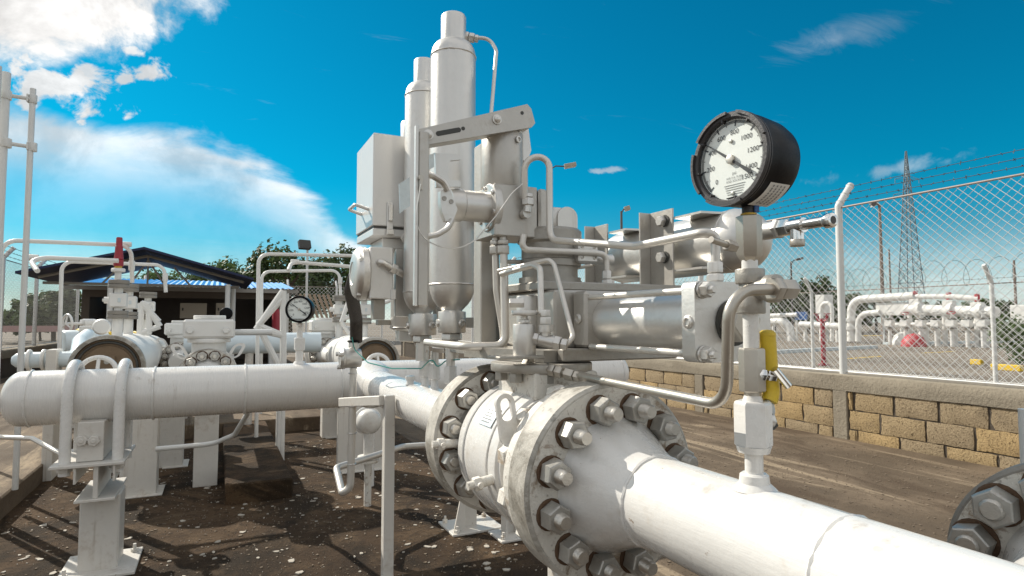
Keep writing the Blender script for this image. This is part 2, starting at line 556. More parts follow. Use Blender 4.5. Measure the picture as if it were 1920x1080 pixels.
MT['pole_dark'] = paint('dark_lamp_pole', (.10, .09, .085), .6, var=.1)
MT['pole_wood'] = paint('grey_brown_pole', (.24, .19, .16), .8, var=.15, dscale=3)
MT['tower'] = paint('galvanised_tower', (.20, .25, .28), .6, metal=.2, var=.08)
MT['navy'] = paint('navy_roof_sheet', (.008, .018, .07), .6, var=.15, dirt=(.04, .045, .06), dirt_amt=.4, dscale=1)
MT['blue_roof'] = paint('blue_roof_sheet', (.02, .26, .66), .42, var=.12, dirt=(.35, .5, .6), dirt_amt=.3, dscale=1.5)
MT['truss'] = paint('cream_truss', (.30, .28, .25), .55, var=.08)
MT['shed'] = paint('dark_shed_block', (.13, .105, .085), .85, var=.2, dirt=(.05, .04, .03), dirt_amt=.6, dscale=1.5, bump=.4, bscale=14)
MT['panel_tan'] = paint('tan_panel', (.40, .35, .28), .6, var=.06, dscale=1)
MT['tan_sheet'] = paint('tan_corrugated_sheet', (.36, .27, .19), .7, var=.1, dscale=1)
MT['blue_panel'] = paint('blue_sign_paint', (.03, .10, .28), .5, var=.1)
MT['bark'] = paint('tree_bark', (.10, .075, .05), .9, var=.2, dscale=3, bump=.6, bscale=14)
MT['bronze'] = paint('dark_stain_metal', (.05, .05, .045), .5, var=.2)
MT['flake'] = paint('paint_flake', (.48, .43, .36), .75, var=.16, dirt=(.35, .28, .20), dirt_amt=.5, dscale=12)
MT['pebble'] = paint('grit', (.24, .185, .13), .9, var=.35, dscale=30)
MT['kerb'] = paint('kerb_pale_blue_white', (.50, .56, .58), .7, var=.1, dscale=1)
MT['far_pink'] = paint('pale_red_rail', (.45, .28, .27), .7, var=.08)
def weathered(name, light, dark, scale, lo, hi, rough=.55, rust=.0, bump=.4):
    m, k, b, pos = mk(name)
    n1 = k.noise(pos, scale, 7, .7, .4)
    n2 = k.noise(pos, scale * 5, 5, .7)
    n3 = k.noise(pos, scale * 16, 3, .7)
    c = k.mix(k.ss(n1, lo, hi), light, dark)
    c = k.mix(k.m('MULTIPLY', k.ss(n2, .56, .68), .55), c, tuple(q * .45 for q in dark))
    c = k.mix(k.m('MULTIPLY', k.ss(n2, .44, .32), .45), c, tuple(min(.8, q * 1.3) for q in light))
    if rust > 0:
        n4 = k.noise(pos, scale * 2.2, 6, .7, .6)
        c = k.mix(k.m('MULTIPLY', k.ss(n4, .57, .68), rust), c, (.17, .085, .035))
    k.put(b.inputs['Base Color'], c)
    k.put(b.inputs['Roughness'], k.m('ADD', rough - .1, k.m('MULTIPLY', n2, .3)))
    k.put(b.inputs['Normal'], k.bump(k.m('ADD', n3, k.m('MULTIPLY', n2, 1.5)), bump, .004))
    return m
MT['flange_rim'] = weathered('weathered_flange_rim', (.50, .475, .425), (.235, .215, .18), 5.0, .40, .62, .55, .15)
MT['flange_face'] = weathered('chipped_flange_face', (.64, .61, .55), (.30, .235, .17), 11.0, .50, .62, .48, .55, .5)
MT['white_worn'] = weathered('chipped_white_paint', (.70, .67, .61), (.36, .28, .20), 10.0, .54, .66, .45, .45, .4)
def glass():
    m, k, b, pos = mk('gauge_glass')
    tr = k.new('ShaderNodeBsdfTransparent')
    tr.inputs[0].default_value = (.97, .99, .99, 1)
    gl = k.new('ShaderNodeBsdfGlossy')
    gl.inputs['Roughness'].default_value = .04
    fr = k.new('ShaderNodeLayerWeight')
    mx = k.new('ShaderNodeMixShader')
    k.put(mx.inputs[0], k.m('ADD', .02, k.m('MULTIPLY', k.m('POWER', fr.outputs['Facing'], 4.0), .5)))
    k.l.new(tr.outputs[0], mx.inputs[1])
    k.l.new(gl.outputs[0], mx.inputs[2])
    k.l.new(mx.outputs[0], m.node_tree.nodes['Material Output'].inputs[0])
    return m
MT['glass'] = glass()
def concrete():
    m, k, b, pos = mk('stained_brown_concrete')
    n1 = k.noise(pos, .55, 7, .62, .4)
    n2 = k.noise(pos, 2.6, 8, .68, .3)
    n3 = k.noise(pos, 18, 6, .7)
    n4 = k.noise(pos, 95, 4, .7)
    st = k.noise(k.scale(pos, (.35, 2.2, 1)), 1.3, 8, .7, .8)
    c = k.mix(k.ss(n1, .36, .66), (.045, .026, .013), (.135, .082, .043))
    c = k.mix(k.m('MULTIPLY', k.ss(n2, .44, .72), .75), c, (.20, .132, .075))
    c = k.mix(k.m('MULTIPLY', k.ss(st, .58, .74), .6), c, (.26, .19, .12))
    ms = k.noise(pos, 1.1, 8, .72, .9)
    c = k.mix(k.m('MULTIPLY', k.ss(ms, .46, .60), .8), c, (.022, .015, .008))
    c = k.mix(k.m('MULTIPLY', k.ss(n3, .50, .66), .7), c, (.035, .022, .012))
    c = k.mix(k.m('MULTIPLY', k.ss(n4, .60, .74), .7), c, (.33, .26, .18))
    c = k.mix(k.m('MULTIPLY', k.ss(n4, .42, .30), .6), c, (.04, .027, .017))
    k.put(b.inputs['Base Color'], c)
    b.inputs['Roughness'].default_value = .9
    b.inputs['Specular IOR Level'].default_value = .25
    k.put(b.inputs['Normal'], k.bump(k.m('ADD', k.m('MULTIPLY', n3, 1.2), k.m('ADD', n4, n2)), .9, .03))
    return m
MT['floor'] = concrete()
def slab_concrete():
    m, k, b, pos = mk('grey_brown_slab')
    n1 = k.noise(pos, .9, 7, .65, .5)
    st = k.noise(k.scale(pos, (2.4, .30, 1)), 1.0, 8, .68, 1.0)
    n3 = k.noise(pos, 26, 6, .72)
    n4 = k.noise(pos, 110, 4, .7)
    c = k.mix(k.ss(n1, .35, .68), (.100, .073, .048), (.180, .134, .091))
    big = k.noise(k.scale(pos, (1.3, .5, 1)), .8, 6, .6, 1.4)
    c = k.mix(k.m('MULTIPLY', k.ss(big, .50, .62), .75), c, (.075, .050, .031))
    c = k.mix(k.m('MULTIPLY', k.ss(st, .54, .68), .85), c, (.34, .265, .18))
    c = k.mix(k.m('MULTIPLY', k.ss(st, .44, .30), .55), c, (.075, .056, .040))
    c = k.mix(k.m('MULTIPLY', k.ss(n3, .52, .68), .65), c, (.06, .042, .028))
    c = k.mix(k.m('MULTIPLY', k.ss(n4, .60, .76), .6), c, (.38, .32, .25))
    k.put(b.inputs['Base Color'], c)
    b.inputs['Roughness'].default_value = .88
    b.inputs['Specular IOR Level'].default_value = .3
    k.put(b.inputs['Normal'], k.bump(k.m('ADD', k.m('MULTIPLY', n3, .6), n4), .5, .015))
    return m
MT['slab'] = slab_concrete()
def asphalt():
    m, k, b, pos = mk('pale_yard_asphalt')
    n1 = k.noise(pos, .12, 7, .65)
    n2 = k.noise(pos, 6, 6, .7)
    n3 = k.noise(pos, 40, 4, .7)
    c = k.mix(k.ss(n1, .35, .65), (.15, .12, .09), (.24, .20, .155))
    c = k.mix(k.m('MULTIPLY', k.ss(n2, .5, .75), .5), c, (.11, .085, .065))
    c = k.mix(k.m('MULTIPLY', k.ss(n3, .55, .75), .4), c, (.32, .27, .22))
    k.put(b.inputs['Base Color'], c)
    b.inputs['Roughness'].default_value = .9
    k.put(b.inputs['Normal'], k.bump(n3, .3, .02))
    return m
MT['asphalt'] = asphalt()
def block_mat(i, base):
    m, k, b, pos = mk('porous_block_%d' % i)
    n1 = k.noise(pos, 2.5, 6, .65)
    n2 = k.noise(pos, 22, 6, .8)
    n3 = k.noise(pos, 44, 5, .8)
    c = k.mix(n1, tuple(q * .72 for q in base), tuple(q * 1.2 for q in base))
    c = k.mix(k.m('MULTIPLY', k.ss(n3, .54, .64), .85), c, (.06, .042, .022))
    c = k.mix(k.m('MULTIPLY', k.ss(n2, .55, .72), .45), c, tuple(q * .5 for q in base))
    n5 = k.noise(pos, 1.1, 7, .7, .8)
    c = k.mix(k.m('MULTIPLY', k.ss(n5, .52, .74), .5), c, (.13, .105, .078))
    c = k.mix(k.m('MULTIPLY', k.ss(n3, .40, .30), .55), c, tuple(min(.7, q * 1.8) for q in base))
    k.put(b.inputs['Base Color'], c)
    b.inputs['Roughness'].default_value = .95
    b.inputs['Specular IOR Level'].default_value = .15
    k.put(b.inputs['Normal'], k.bump(k.m('ADD', n2, n3), .9, .02))
    return m
BLOCKS = [block_mat(0, (.50, .365, .20)), block_mat(1, (.46, .345, .205)), block_mat(2, (.42, .325, .21)), block_mat(3, (.54, .385, .20))]
def cap_mat():
    m, k, b, pos = mk('grey_cast_concrete')
    n1 = k.noise(pos, 3, 7, .65)
    n2 = k.noise(pos, 30, 5, .7)
    c = k.mix(n1, (.19, .16, .12), (.34, .295, .225))
    c = k.mix(k.m('MULTIPLY', k.ss(n2, .56, .7), .6), c, (.10, .08, .06))
    k.put(b.inputs['Base Color'], c)
    b.inputs['Roughness'].default_value = .93
    k.put(b.inputs['Normal'], k.bump(k.m('ADD', n1, n2), .7, .02))
    return m
MT['cap'] = cap_mat()
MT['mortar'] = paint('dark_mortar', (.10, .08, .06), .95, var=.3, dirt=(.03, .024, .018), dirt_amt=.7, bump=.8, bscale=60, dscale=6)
def leaf_mat(name, a, c2):
    m, k, b, pos = mk(name)
    oi = k.new('ShaderNodeNewGeometry').outputs['Random Per Island']
    n1 = k.noise(pos, 1.2, 3)
    c = k.mix(oi, a, c2)
    c = k.mix(k.m('MULTIPLY', k.ss(n1, .5, .75), .4), c, tuple(q * 1.5 for q in c2))
    k.put(b.inputs['Base Color'], c)
    b.inputs['Roughness'].default_value = .55
    b.inputs['Subsurface Weight'].default_value = 0.0
    tr = k.new('ShaderNodeBsdfTranslucent')
    k.put(tr.inputs[0], c)
    mx = k.new('ShaderNodeMixShader')
    mx.inputs[0].default_value = .3
    out = m.node_tree.nodes['Material Output']
    k.l.new(b.outputs[0], mx.inputs[1])
    k.l.new(tr.outputs[0], mx.inputs[2])
    k.l.new(mx.outputs[0], out.inputs[0])
    return m
MT['leaf_dark'] = leaf_mat('dark_leaf', (.025, .05, .012), (.075, .11, .03))
MT['leaf_mid'] = leaf_mat('mid_leaf', (.045, .085, .02), (.11, .16, .045))
MT['leaf_olive'] = leaf_mat('olive_leaf', (.05, .07, .025), (.12, .14, .06))
# ---------------------------------------------------------------- ground and slabs
def sheet(name, x0, x1, y0, y1, z, m, nx=1, ny=1):
    vs, fs = [], []
    for j in range(ny + 1):
        for i in range(nx + 1):
            vs.append((x0 + (x1 - x0) * i / nx, y0 + (y1 - y0) * j / ny, z))
    for j in range(ny):
        for i in range(nx):
            a = j * (nx + 1) + i
            fs.append((a, a + 1, a + nx + 2, a + nx + 1))
    mb = MB().add(vs, fs)
    return single(mb, name, m, kind='structure', org=((x0 + x1) / 2, (y0 + y1) / 2, z), smooth=0)
WALLX = 7.2
sheet('ground', -900, 900, -900, 900, -.02, MT['asphalt'])
sheet('pit_floor', -1.44, 2.2, -4, 8.8, 0.0, MT['floor'])
sheet('concrete_slab', 2.2, WALLX + .05, -4, 27, 0.0, MT['slab'])
mb = MB()
mb.bmm((-4.5, -4, -.015), (-1.44, 27, .17), .012)
single(mb, 'raised_slab', MT['slab'], kind='structure')
mb = MB()
mb.bmm((-1.437, 8.8, -.015), (2.197, 27, .175), .012)
single(mb, 'raised_slab', MT['slab'], kind='structure')
mb = MB()
mb.bmm((.08, 5.5, -.01), (.60, 8.795, .165), .012)
single(mb, 'pipe_plinth', MT['floor'], kind='structure')
# a drifting of paint flakes and grit on the pit floor
def flakes(name, m, n, x0, x1, y0, y1, smin, smax, z, label, cat, bias=None):
    vs, fs = [], []
    for i in range(n):
        x, y = rnd.uniform(x0, x1), rnd.uniform(y0, y1)
        if bias and rnd.random() > bias(x, y):
            continue
        s = smin + (smax - smin) * rnd.random() ** 5
        k = rnd.randint(5, 7)
        a0, sq = rnd.random() * 6.3, rnd.uniform(.35, 1)
        o = len(vs)
        tl = rnd.uniform(-.25, .25)
        ca, sa = math.cos(a0), math.sin(a0)
        for j in range(k):
            a = 2 * math.pi * j / k
            r = s * rnd.uniform(.55, 1.1)
            u, w = r * math.cos(a), r * math.sin(a) * sq
            vs.append((x + u * ca - w * sa, y + u * sa + w * ca, z + .004 + abs(u) * .1 + u * tl * .2))
        for j in range(k):
            vs.append((vs[o + j][0], vs[o + j][1], z))
        fs.append(tuple(range(o, o + k)))
        fs += [(o + j, o + (j + 1) % k, o + k + (j + 1) % k, o + k + j) for j in range(k)]
    mb = MB()
    mb.v = [V(p) for p in vs]
    mb.f = fs
    return single(mb, name, m, label, cat, kind='stuff', smooth=0)
flakes('paint_flakes', MT['flake'], 1700, -1.35, 2.1, 1.9, 8.0, .002, .034, .001, 'scattered white paint flakes on the brown pit floor', 'flakes')
flakes('grit', MT['pebble'], 18000, -1.4, 6.9, 1.2, 8.0, .002, .016, .001, 'small brown grit scattered over the concrete floor', 'grit')
# ---------------------------------------------------------------- chain link fences
def clip_wire(s0, sg, L, h):
    """straight wire z = sg*(s - s0) clipped to 0<=s<=L, 0<=z<=h"""
    pts = [(s0, 0.0), (s0 + sg * h, h)]
    (sa, za), (sb, zb) = pts
    if sa > sb:
        (sa, za), (sb, zb) = (sb, zb), (sa, za)
    if sb <= 0 or sa >= L:
        return None
    if sa < 0:
        za += (zb - za) * (0 - sa) / (sb - sa)
        sa = 0
    if sb > L:
        zb = za + (zb - za) * (L - sa) / (sb - sa)
        sb = L
    return (sa, za), (sb, zb)
def mesh_wires(p0, p1, z0, z1, pitch, r):
    p0, p1 = V(p0), V(p1)
    L = (p1 - p0).length
    d = (p1 - p0) / L
    nrm = V((-d.y, d.x, 0))
    h = z1 - z0
    vs, fs = [], []
    k = 0
    for sg in (1, -1):
        s = -h if sg > 0 else 0.0
        end = L if sg > 0 else L + h
        while s < end:
            c = clip_wire(s, sg, L, h)
            s += pitch
            if not c:
                continue
            (sa, za), (sb, zb) = c
            if abs(sb - sa) < .02:
                continue
            a = p0 + d * sa + V((0, 0, z0 + za)) + nrm * (.004 * sg)
            b = p0 + d * sb + V((0, 0, z0 + zb)) + nrm * (.004 * sg)
            t = (b - a).normalized()
            u = nrm
            w = t.cross(u)
            o = len(vs)
            for q in (a, b):
                for ang in (0, 2.094, 4.189):
                    vs.append(q + u * r * math.cos(ang) + w * r * math.sin(ang))
            fs += [(o, o + 1, o + 4, o + 3), (o + 1, o + 2, o + 5, o + 4), (o + 2, o, o + 3, o + 5)]
    mb = MB()
    mb.v, mb.f = vs, fs
    return mb
def barbed(p0, p1, sag=.02, r=.0035, step=.13):
    p0, p1 = V(p0), V(p1)
    L = (p1 - p0).length
    n = max(2, int(L / 1.2))
    pts = []
    for i in range(n + 1):
        t = i / n
        pts.append(p0.lerp(p1, t) - V((0, 0, sag * 4 * (t * (1 - t)))))
    mb = MB()
    mb.tube(pts, r, 4, bend=.01, seg=1)
    s = step
    while s < L:
        t = s / L
        c = p0.lerp(p1, t) - V((0, 0, sag * 4 * (t * (1 - t))))
        for q in (0, 1):
            dv = V((rnd.uniform(-1, 1), rnd.uniform(-.5, .5), rnd.uniform(-1, 1))).normalized() * .022
            mb.tube([c - dv, c + dv], r * .9, 3)
        s += step * rnd.uniform(.85, 1.15)
    return mb
def chain_fence(name, label, p0, p1, z0, z1, posts, arm, pitch=.1, wr=.0034, post_r=.045, post_m='frame_white', rail_m='rail', wires=3, group=None, mesh_m='wire'):
    p0, p1 = V(p0), V(p1)
    d = (p1 - p0).normalized()
    t = thing(name, label, 'fence', (p0.x, p0.y, z0), group)
    w = part(mesh_wires(p0, p1, z0 + .02, z1, pitch, wr), 'wire_mesh', MT[mesh_m], t, smooth=0)
    w['kind'] = 'stuff'
    part(MB().tube([p0 + V((0, 0, z1)), p1 + V((0, 0, z1))], .013, 8), 'top_rail', MT[rail_m], t)
    part(MB().tube([p0 + V((0, 0, z0 + .03)), p1 + V((0, 0, z0 + .03))], .012, 6), 'bottom_rail', MT['frame_white'], t)
    av = V(arm)
    for s in posts:
        q = p0 + d * s
        mb = MB()
        top = q + V((0, 0, z1 + .03))
        mb.tube([q + V((0, 0, z0 - .02)), top, top + av], post_r, 12, bend=.03, seg=3)
        po = part(mb, 'post', MT[post_m], t)
        mb = MB()
        for f in (.12, .5, .92):
            c = top + av * f
            mb.ring(c, av, post_r * 1.04, .006, 12, 4)
        part(mb, 'wire_tie', MT['wire'], po)
    for f in (.25, .6, .97)[:wires]:
        a = p0 + V((0, 0, z1 + .03)) + av * f
        b = p1 + V((0, 0, z1 + .03)) + av * f
        part(barbed(a, b), 'barbed_wire', MT['barbed'], t, smooth=0)
    return t
# ---------------------------------------------------------------- block wall
def block_mesh(L, Hh, seed):
    r2 = random.Random(seed)
    mb = MB()
    nx, nz = 7, 4
    D = .05
    ro = lambda a: r2.uniform(-a, a)
    vs, fs = [], []
    for j in range(nz + 1):
        for i in range(nx + 1):
            y = -L / 2 + L * i / nx
            z = -Hh / 2 + Hh * j / nz
            edge = i in (0, nx) or j in (0, nz)
            x = (.012 if edge else 0) + ro(.003)
            vs.append((x + (ro(.004) + (.010 if r2.random() < .08 else 0) if edge else 0), y + (ro(.005) if edge else ro(.012)), z + (ro(.005) if edge else ro(.006))))
    idx = lambda i, j: j * (nx + 1) + i
    for j in range(nz):
        for i in range(nx):
            fs.append((idx(i, j), idx(i, j + 1), idx(i + 1, j + 1), idx(i + 1, j)))
    loop = [idx(i, 0) for i in range(nx + 1)] + [idx(nx, j) for j in range(1, nz + 1)] + [idx(i, nz) for i in range(nx - 1, -1, -1)] + [idx(0, j) for j in range(nz - 1, 0, -1)]
    o = len(vs)
    for q in loop:
        vs.append((D, vs[q][1], vs[q][2]))
    m = len(loop)
    fs += [(loop[i], loop[(i + 1) % m], o + (i + 1) % m, o + i) for i in range(m)]
    mb.v = [V(p) for p in vs]
    mb.f = fs
    return mb.mesh('block', smooth=40)
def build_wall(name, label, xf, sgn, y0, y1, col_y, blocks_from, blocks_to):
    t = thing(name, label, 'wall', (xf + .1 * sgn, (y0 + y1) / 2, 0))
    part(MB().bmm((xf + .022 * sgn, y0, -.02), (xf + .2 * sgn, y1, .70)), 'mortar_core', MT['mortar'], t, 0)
    mb = MB()
    n = int((y1 - y0) / .35)
    vs, fs = [], []
    prof = [(xf - .006 * sgn, .612), (xf - .012 * sgn, .70), (xf - .008 * sgn, .80), (xf + .01 * sgn, .815), (xf + .20 * sgn, .815), (xf + .212 * sgn, .80), (xf + .212 * sgn, .612)]
    for i in range(n + 1):
        y = y0 + (y1 - y0) * i / n
        for (x, z) in prof:
            vs.append((x + rnd.uniform(-.004, .004), y, z + rnd.uniform(-.005, .005)))
    k = len(prof)
    for i in range(n):
        fs += [(i * k + j, i * k + (j + 1) % k, (i + 1) * k + (j + 1) % k, (i + 1) * k + j) for j in range(k)]
    part(mb.add(vs, fs), 'cap_beam', MT['cap'], t, 50)
    for cy in col_y:
        part(MB().bmm((xf - .004 * sgn, cy - .1, -.02), (xf + .18 * sgn, cy + .1, .614), .012), 'column', MT['cap'], t)
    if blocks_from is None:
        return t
    full = {}
    rows = [(-.05, .125), (.137, .367), (.379, .606)]
    ys = sorted(col_y)
    spans = [(a + .1, b - .1) for a, b in zip(ys, ys[1:])]
    for (a, b) in spans:
        if b < blocks_from or a > blocks_to:
            continue
        for r, (za, zb) in enumerate(rows):
            off = (.30, .06, .24)[r] + rnd.uniform(-.03, .03)
            y = a + .008
            first = True
            while y < b - .03:
                L = (.50 - off if first else .49) * rnd.uniform(.97, 1.03)
                first = False
                L = min(L, b - .008 - y)
                if b - .008 - (y + L) < .07:
                    L = b - .008 - y
                key = (round(L / .03), r, rnd.randint(0, 2))
                if key not in full:
                    full[key] = block_mesh(key[0] * .03 - .014, zb - za, hash(key) % 1000)
                    full[key].materials.append(BLOCKS[(key[0] + r * 2 + key[2]) % 4])
                o = inst('block', full[key], t, (xf + rnd.uniform(-.004, .006) * sgn, y + L / 2, (za + zb) / 2 + rnd.uniform(-.004, .004)), (0, 0, 0 if sgn > 0 else math.pi))
                o.rotation_euler.x = rnd.uniform(-.008, .008)
                y += L + rnd.uniform(.006, .018)
    return t
cols = [5.2 + 2.54 * k for k in range(-2, 9)]
build_wall('block_wall', 'low tan block wall with grey concrete cap under the white chain link fence', WALLX, 1, .2, 26.0, cols, .5, 14)
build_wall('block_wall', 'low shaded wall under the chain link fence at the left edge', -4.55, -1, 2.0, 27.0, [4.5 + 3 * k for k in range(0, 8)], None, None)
fx = WALLX + .09
chain_fence('chain_link_fence', 'tall white chain link fence with angled barbed wire arms on the block wall', (fx, .4, 0), (fx, 26.0, 0), .815, 2.98, [c - .4 for c in cols], (.26, 0, .30))
chain_fence('chain_link_fence', 'chain link fence beside the tall white poles at the far left', (-4.66, 4.0, 0), (-4.66, 27.0, 0), .815, 2.98, [2.2, 5.2, 8.2, 11.2, 14.2, 17.2, 20.2, 22.8], (.20, 0, .26), pitch=.11, wr=.0024, post_r=.05, mesh_m='mesh_dark')
chain_fence('chain_link_fence', 'distant chain link fence across the back of the site behind the shed', (-4.6, 27.0, 0), (7.2, 27.0, 0), .10, 2.98, [2, 4.6, 7.2, 9.2, 11.2], (0, .25, .25), pitch=.16, wr=.005, post_r=.045)
# yard fence beyond the wall, with a coil of razor wire
YX = 17.0
chain_fence('chain_link_fence', 'second chain link fence in the yard with coiled razor wire on top', (YX, 1.0, 0), (YX, 42, 0), 0, 2.42, [7.15, 12.15, 17.5, 22, 27, 33, 39], (-.30, 0, .42), pitch=.16, wr=.004, post_r=.05, wires=1)
def razor(name, label, x, y0, y1, z, rad, pitch):
    pts = []
    n = int((y1 - y0) / pitch * 14)
    for i in range(n):
        a = 2 * math.pi * i / 14
        wob = 1 + .12 * math.sin(i * .37)
        pts.append(V((x + rad * wob * math.cos(a), y0 + (y1 - y0) * i / n, z + rad * wob * math.sin(a))))
    mb = MB()
    mb.tube(pts, .0045, 4, bend=.001, seg=1)
    return single(mb, name, MT['barbed'], label, 'razor wire')
razor('razor_wire_coil', 'coil of razor wire along the top of the yard fence', YX - .05, 1, 42, 2.75, .33, .52)
# ---------------------------------------------------------------- trees
def tree(name, label, loc, h, rx, ry, crown_z, leaf, seed, leaves=3000, ls=.28, group=None, trunk=True, shape=1.0):
    r2 = random.Random(seed)
    t = thing(name, label, 'tree' if trunk else 'bush', loc, group)
    b = V(loc)
    cz = (h + crown_z) / 2
    hz = (h - crown_z) / 2
    clumps = []
    for i in range(26):
        while True:
            q = V((r2.uniform(-1, 1), r2.uniform(-1, 1), r2.uniform(-1, 1)))
            if .25 < q.length < 1:
                break
        q *= (.62 + .38 * r2.random()) / max(q.length, .5) * q.length ** .2
        clumps.append((b + V((q.x * rx * .85, q.y * ry * .85, cz + q.z * hz * .85)), r2.uniform(.18, .36) * min(rx, hz) * shape))
    if trunk:
        mb = MB()
        mb.tube([b - V((0, 0, .1)), b + V((.05 * h * r2.uniform(-1, 1), 0, h * .3)), b + V((.06 * h * r2.uniform(-1, 1), .03 * h, h * .62)), b + V((0, 0, h * .85))], h * .035, 8, bend=.4, r_end=h * .008)
        tr = part(mb, 'trunk', MT['bark'], t)
        for i in range(7):
            c, cr = clumps[i * 3]
            st = b + V((0, 0, h * r2.uniform(.3, .6)))
            part(MB().tube([st, st.lerp(c, .5) + V((0, 0, .06 * h)), c], h * .012, 6, bend=.3, r_end=h * .004), 'limb', MT['bark'], tr)
    vs, fs = [], []
    for i in range(leaves):
        c, cr = clumps[r2.randrange(len(clumps))]
        q = V((r2.gauss(0, 1), r2.gauss(0, 1), r2.gauss(0, .8)))
        q = q.normalized() * cr * (r2.random() ** .45) * 1.25
        p = c + q
        nrm = (q.normalized() + V((r2.uniform(-1, 1), r2.uniform(-1, 1), r2.uniform(-.4, 1.2))) * .8).normalized()
        ax, u, w = MB.frame(nrm)
        a = r2.random() * 6.28
        u2 = u * math.cos(a) + w * math.sin(a)
        w2 = nrm.cross(u2)
        s = ls * r2.uniform(.55, 1.25)
        o = len(vs)
        vs += [p - u2 * s * .5, p + w2 * s * .28 + nrm * s * .06, p + u2 * s * .5, p - w2 * s * .28 - nrm * s * .05]
        fs.append((o, o + 1, o + 2, o + 3))
    mb = MB()
    mb.v, mb.f = vs, fs
    me = mb.mesh('crown', ORG[t], 0, fix=False)
    link('crown', me, MT[leaf], t)
    return t
G1 = 'trees beyond the back fence'
for i, (px, py, fw_, h, rx, leaf, lab) in enumerate([
    (545, 600, 44, 7.6, 3.6, 'leaf_dark', 'broad dark green tree rising left of the floodlight pole behind the fence'),
    (625, 600, 47, 8.0, 3.8, 'leaf_dark', 'broad dark green tree rising right of the floodlight pole behind the fence'),
    (500, 600, 50, 6.6, 2.8, 'leaf_mid', 'rounded green tree behind the right end of the blue shed roof'),
    (430, 600, 52, 7.0, 3.2, 'leaf_mid', 'green tree showing over the blue shed roof beside the canopy post'),
    (385, 600, 55, 6.8, 2.8, 'leaf_dark', 'smaller dark tree showing between canopy and blue shed roof'),
    (305, 600, 55, 6.6, 2.8, 'leaf_mid', 'tree behind the canopy, seen through its roof truss'),
    (105, 605, 36, 3.6, 3.0, 'leaf_mid', 'green tree behind the left fence beside the dark shed'),
    (125, 605, 33, 3.4, 2.0, 'leaf_olive', 'olive green bushy tree against the left end of the shed'),
    (40, 605, 42, 2.4, 4.2, 'leaf_dark', 'low dark tree line behind the leftmost fence post'),
    (-30, 605, 42, 2.6, 4.5, 'leaf_dark', 'low dark tree at the far left edge of the picture'),
    (80, 605, 48, 2.6, 4.5, 'leaf_olive', 'low olive trees beyond the pale red rail on the left'),
]):
    d = (FW + RT * ((px - 960) / FPX))
    p = V((d.x, d.y, 0)) * fw_
    tree('broadleaf_tree', lab, (p.x, p.y, 0), h, rx, rx, h * .22, leaf, 40 + i, 5200 if i < 4 else 2800, .34, G1)
G2 = 'trees beyond the right hand yard'
for i, (px, fw_, h, rx, leaf, lab) in enumerate([
    (1512, 75, 7.4, 4.4, 'leaf_dark', 'round dark tree beyond the yard left of the white fence post'),
    (1450, 80, 5.6, 4.8, 'leaf_mid', 'low green trees behind the right end of the silver tank'),
    (1570, 85, 5.4, 5.5, 'leaf_olive', 'olive trees behind the tall white fence post'),
    (1640, 85, 5.2, 5.5, 'leaf_dark', 'dark trees behind the brown lamp pole in the yard'),
    (1700, 90, 4.2, 5.0, 'leaf_mid', 'low green trees at the foot of the lattice tower'),
    (1790, 88, 3.8, 5.5, 'leaf_dark', 'low dark trees right of the lattice tower behind the white pipes'),
    (1880, 80, 4.4, 5.5, 'leaf_dark', 'dark trees at the right edge behind the yard pipes'),
    (1300, 60, 5.2, 5.5, 'leaf_dark', 'dark green tree seen through the fence under the silver tank'),
    (1180, 58, 5.0, 5.0, 'leaf_mid', 'green tree seen through the fence between the tank brackets'),
    (1075, 58, 6.0, 4.0, 'leaf_mid', 'bright green tree seen through the fence left of the tank brackets'),
    (1540, 78, 6.2, 4.6, 'leaf_mid', 'green tree between the round dark tree and the white fence post'),
    (1600, 92, 6.0, 5.5, 'leaf_dark', 'dark tree just right of the tall white fence post'),
    (1750, 95, 5.0, 5.5, 'leaf_olive', 'olive trees just right of the lattice tower foot'),
    (1840, 92, 5.4, 5.5, 'leaf_mid', 'green trees behind the yard pipes near the right edge'),
]):
    d = (FW + RT * ((px - 960) / FPX))
    p = V((d.x, d.y, 0)) * fw_
    tree('broadleaf_tree', lab, (p.x, p.y, 0), h, rx, rx, h * .14, leaf, 80 + i, 3200, .55, G2)
p = P(1915, 700, X=24)
tree('round_bush', 'clipped green bush at the right edge of the yard', (24, p.y, 0), 1.75, .8, .8, .05, 'leaf_mid', 5, 2600, .12, None, False, 1.5)
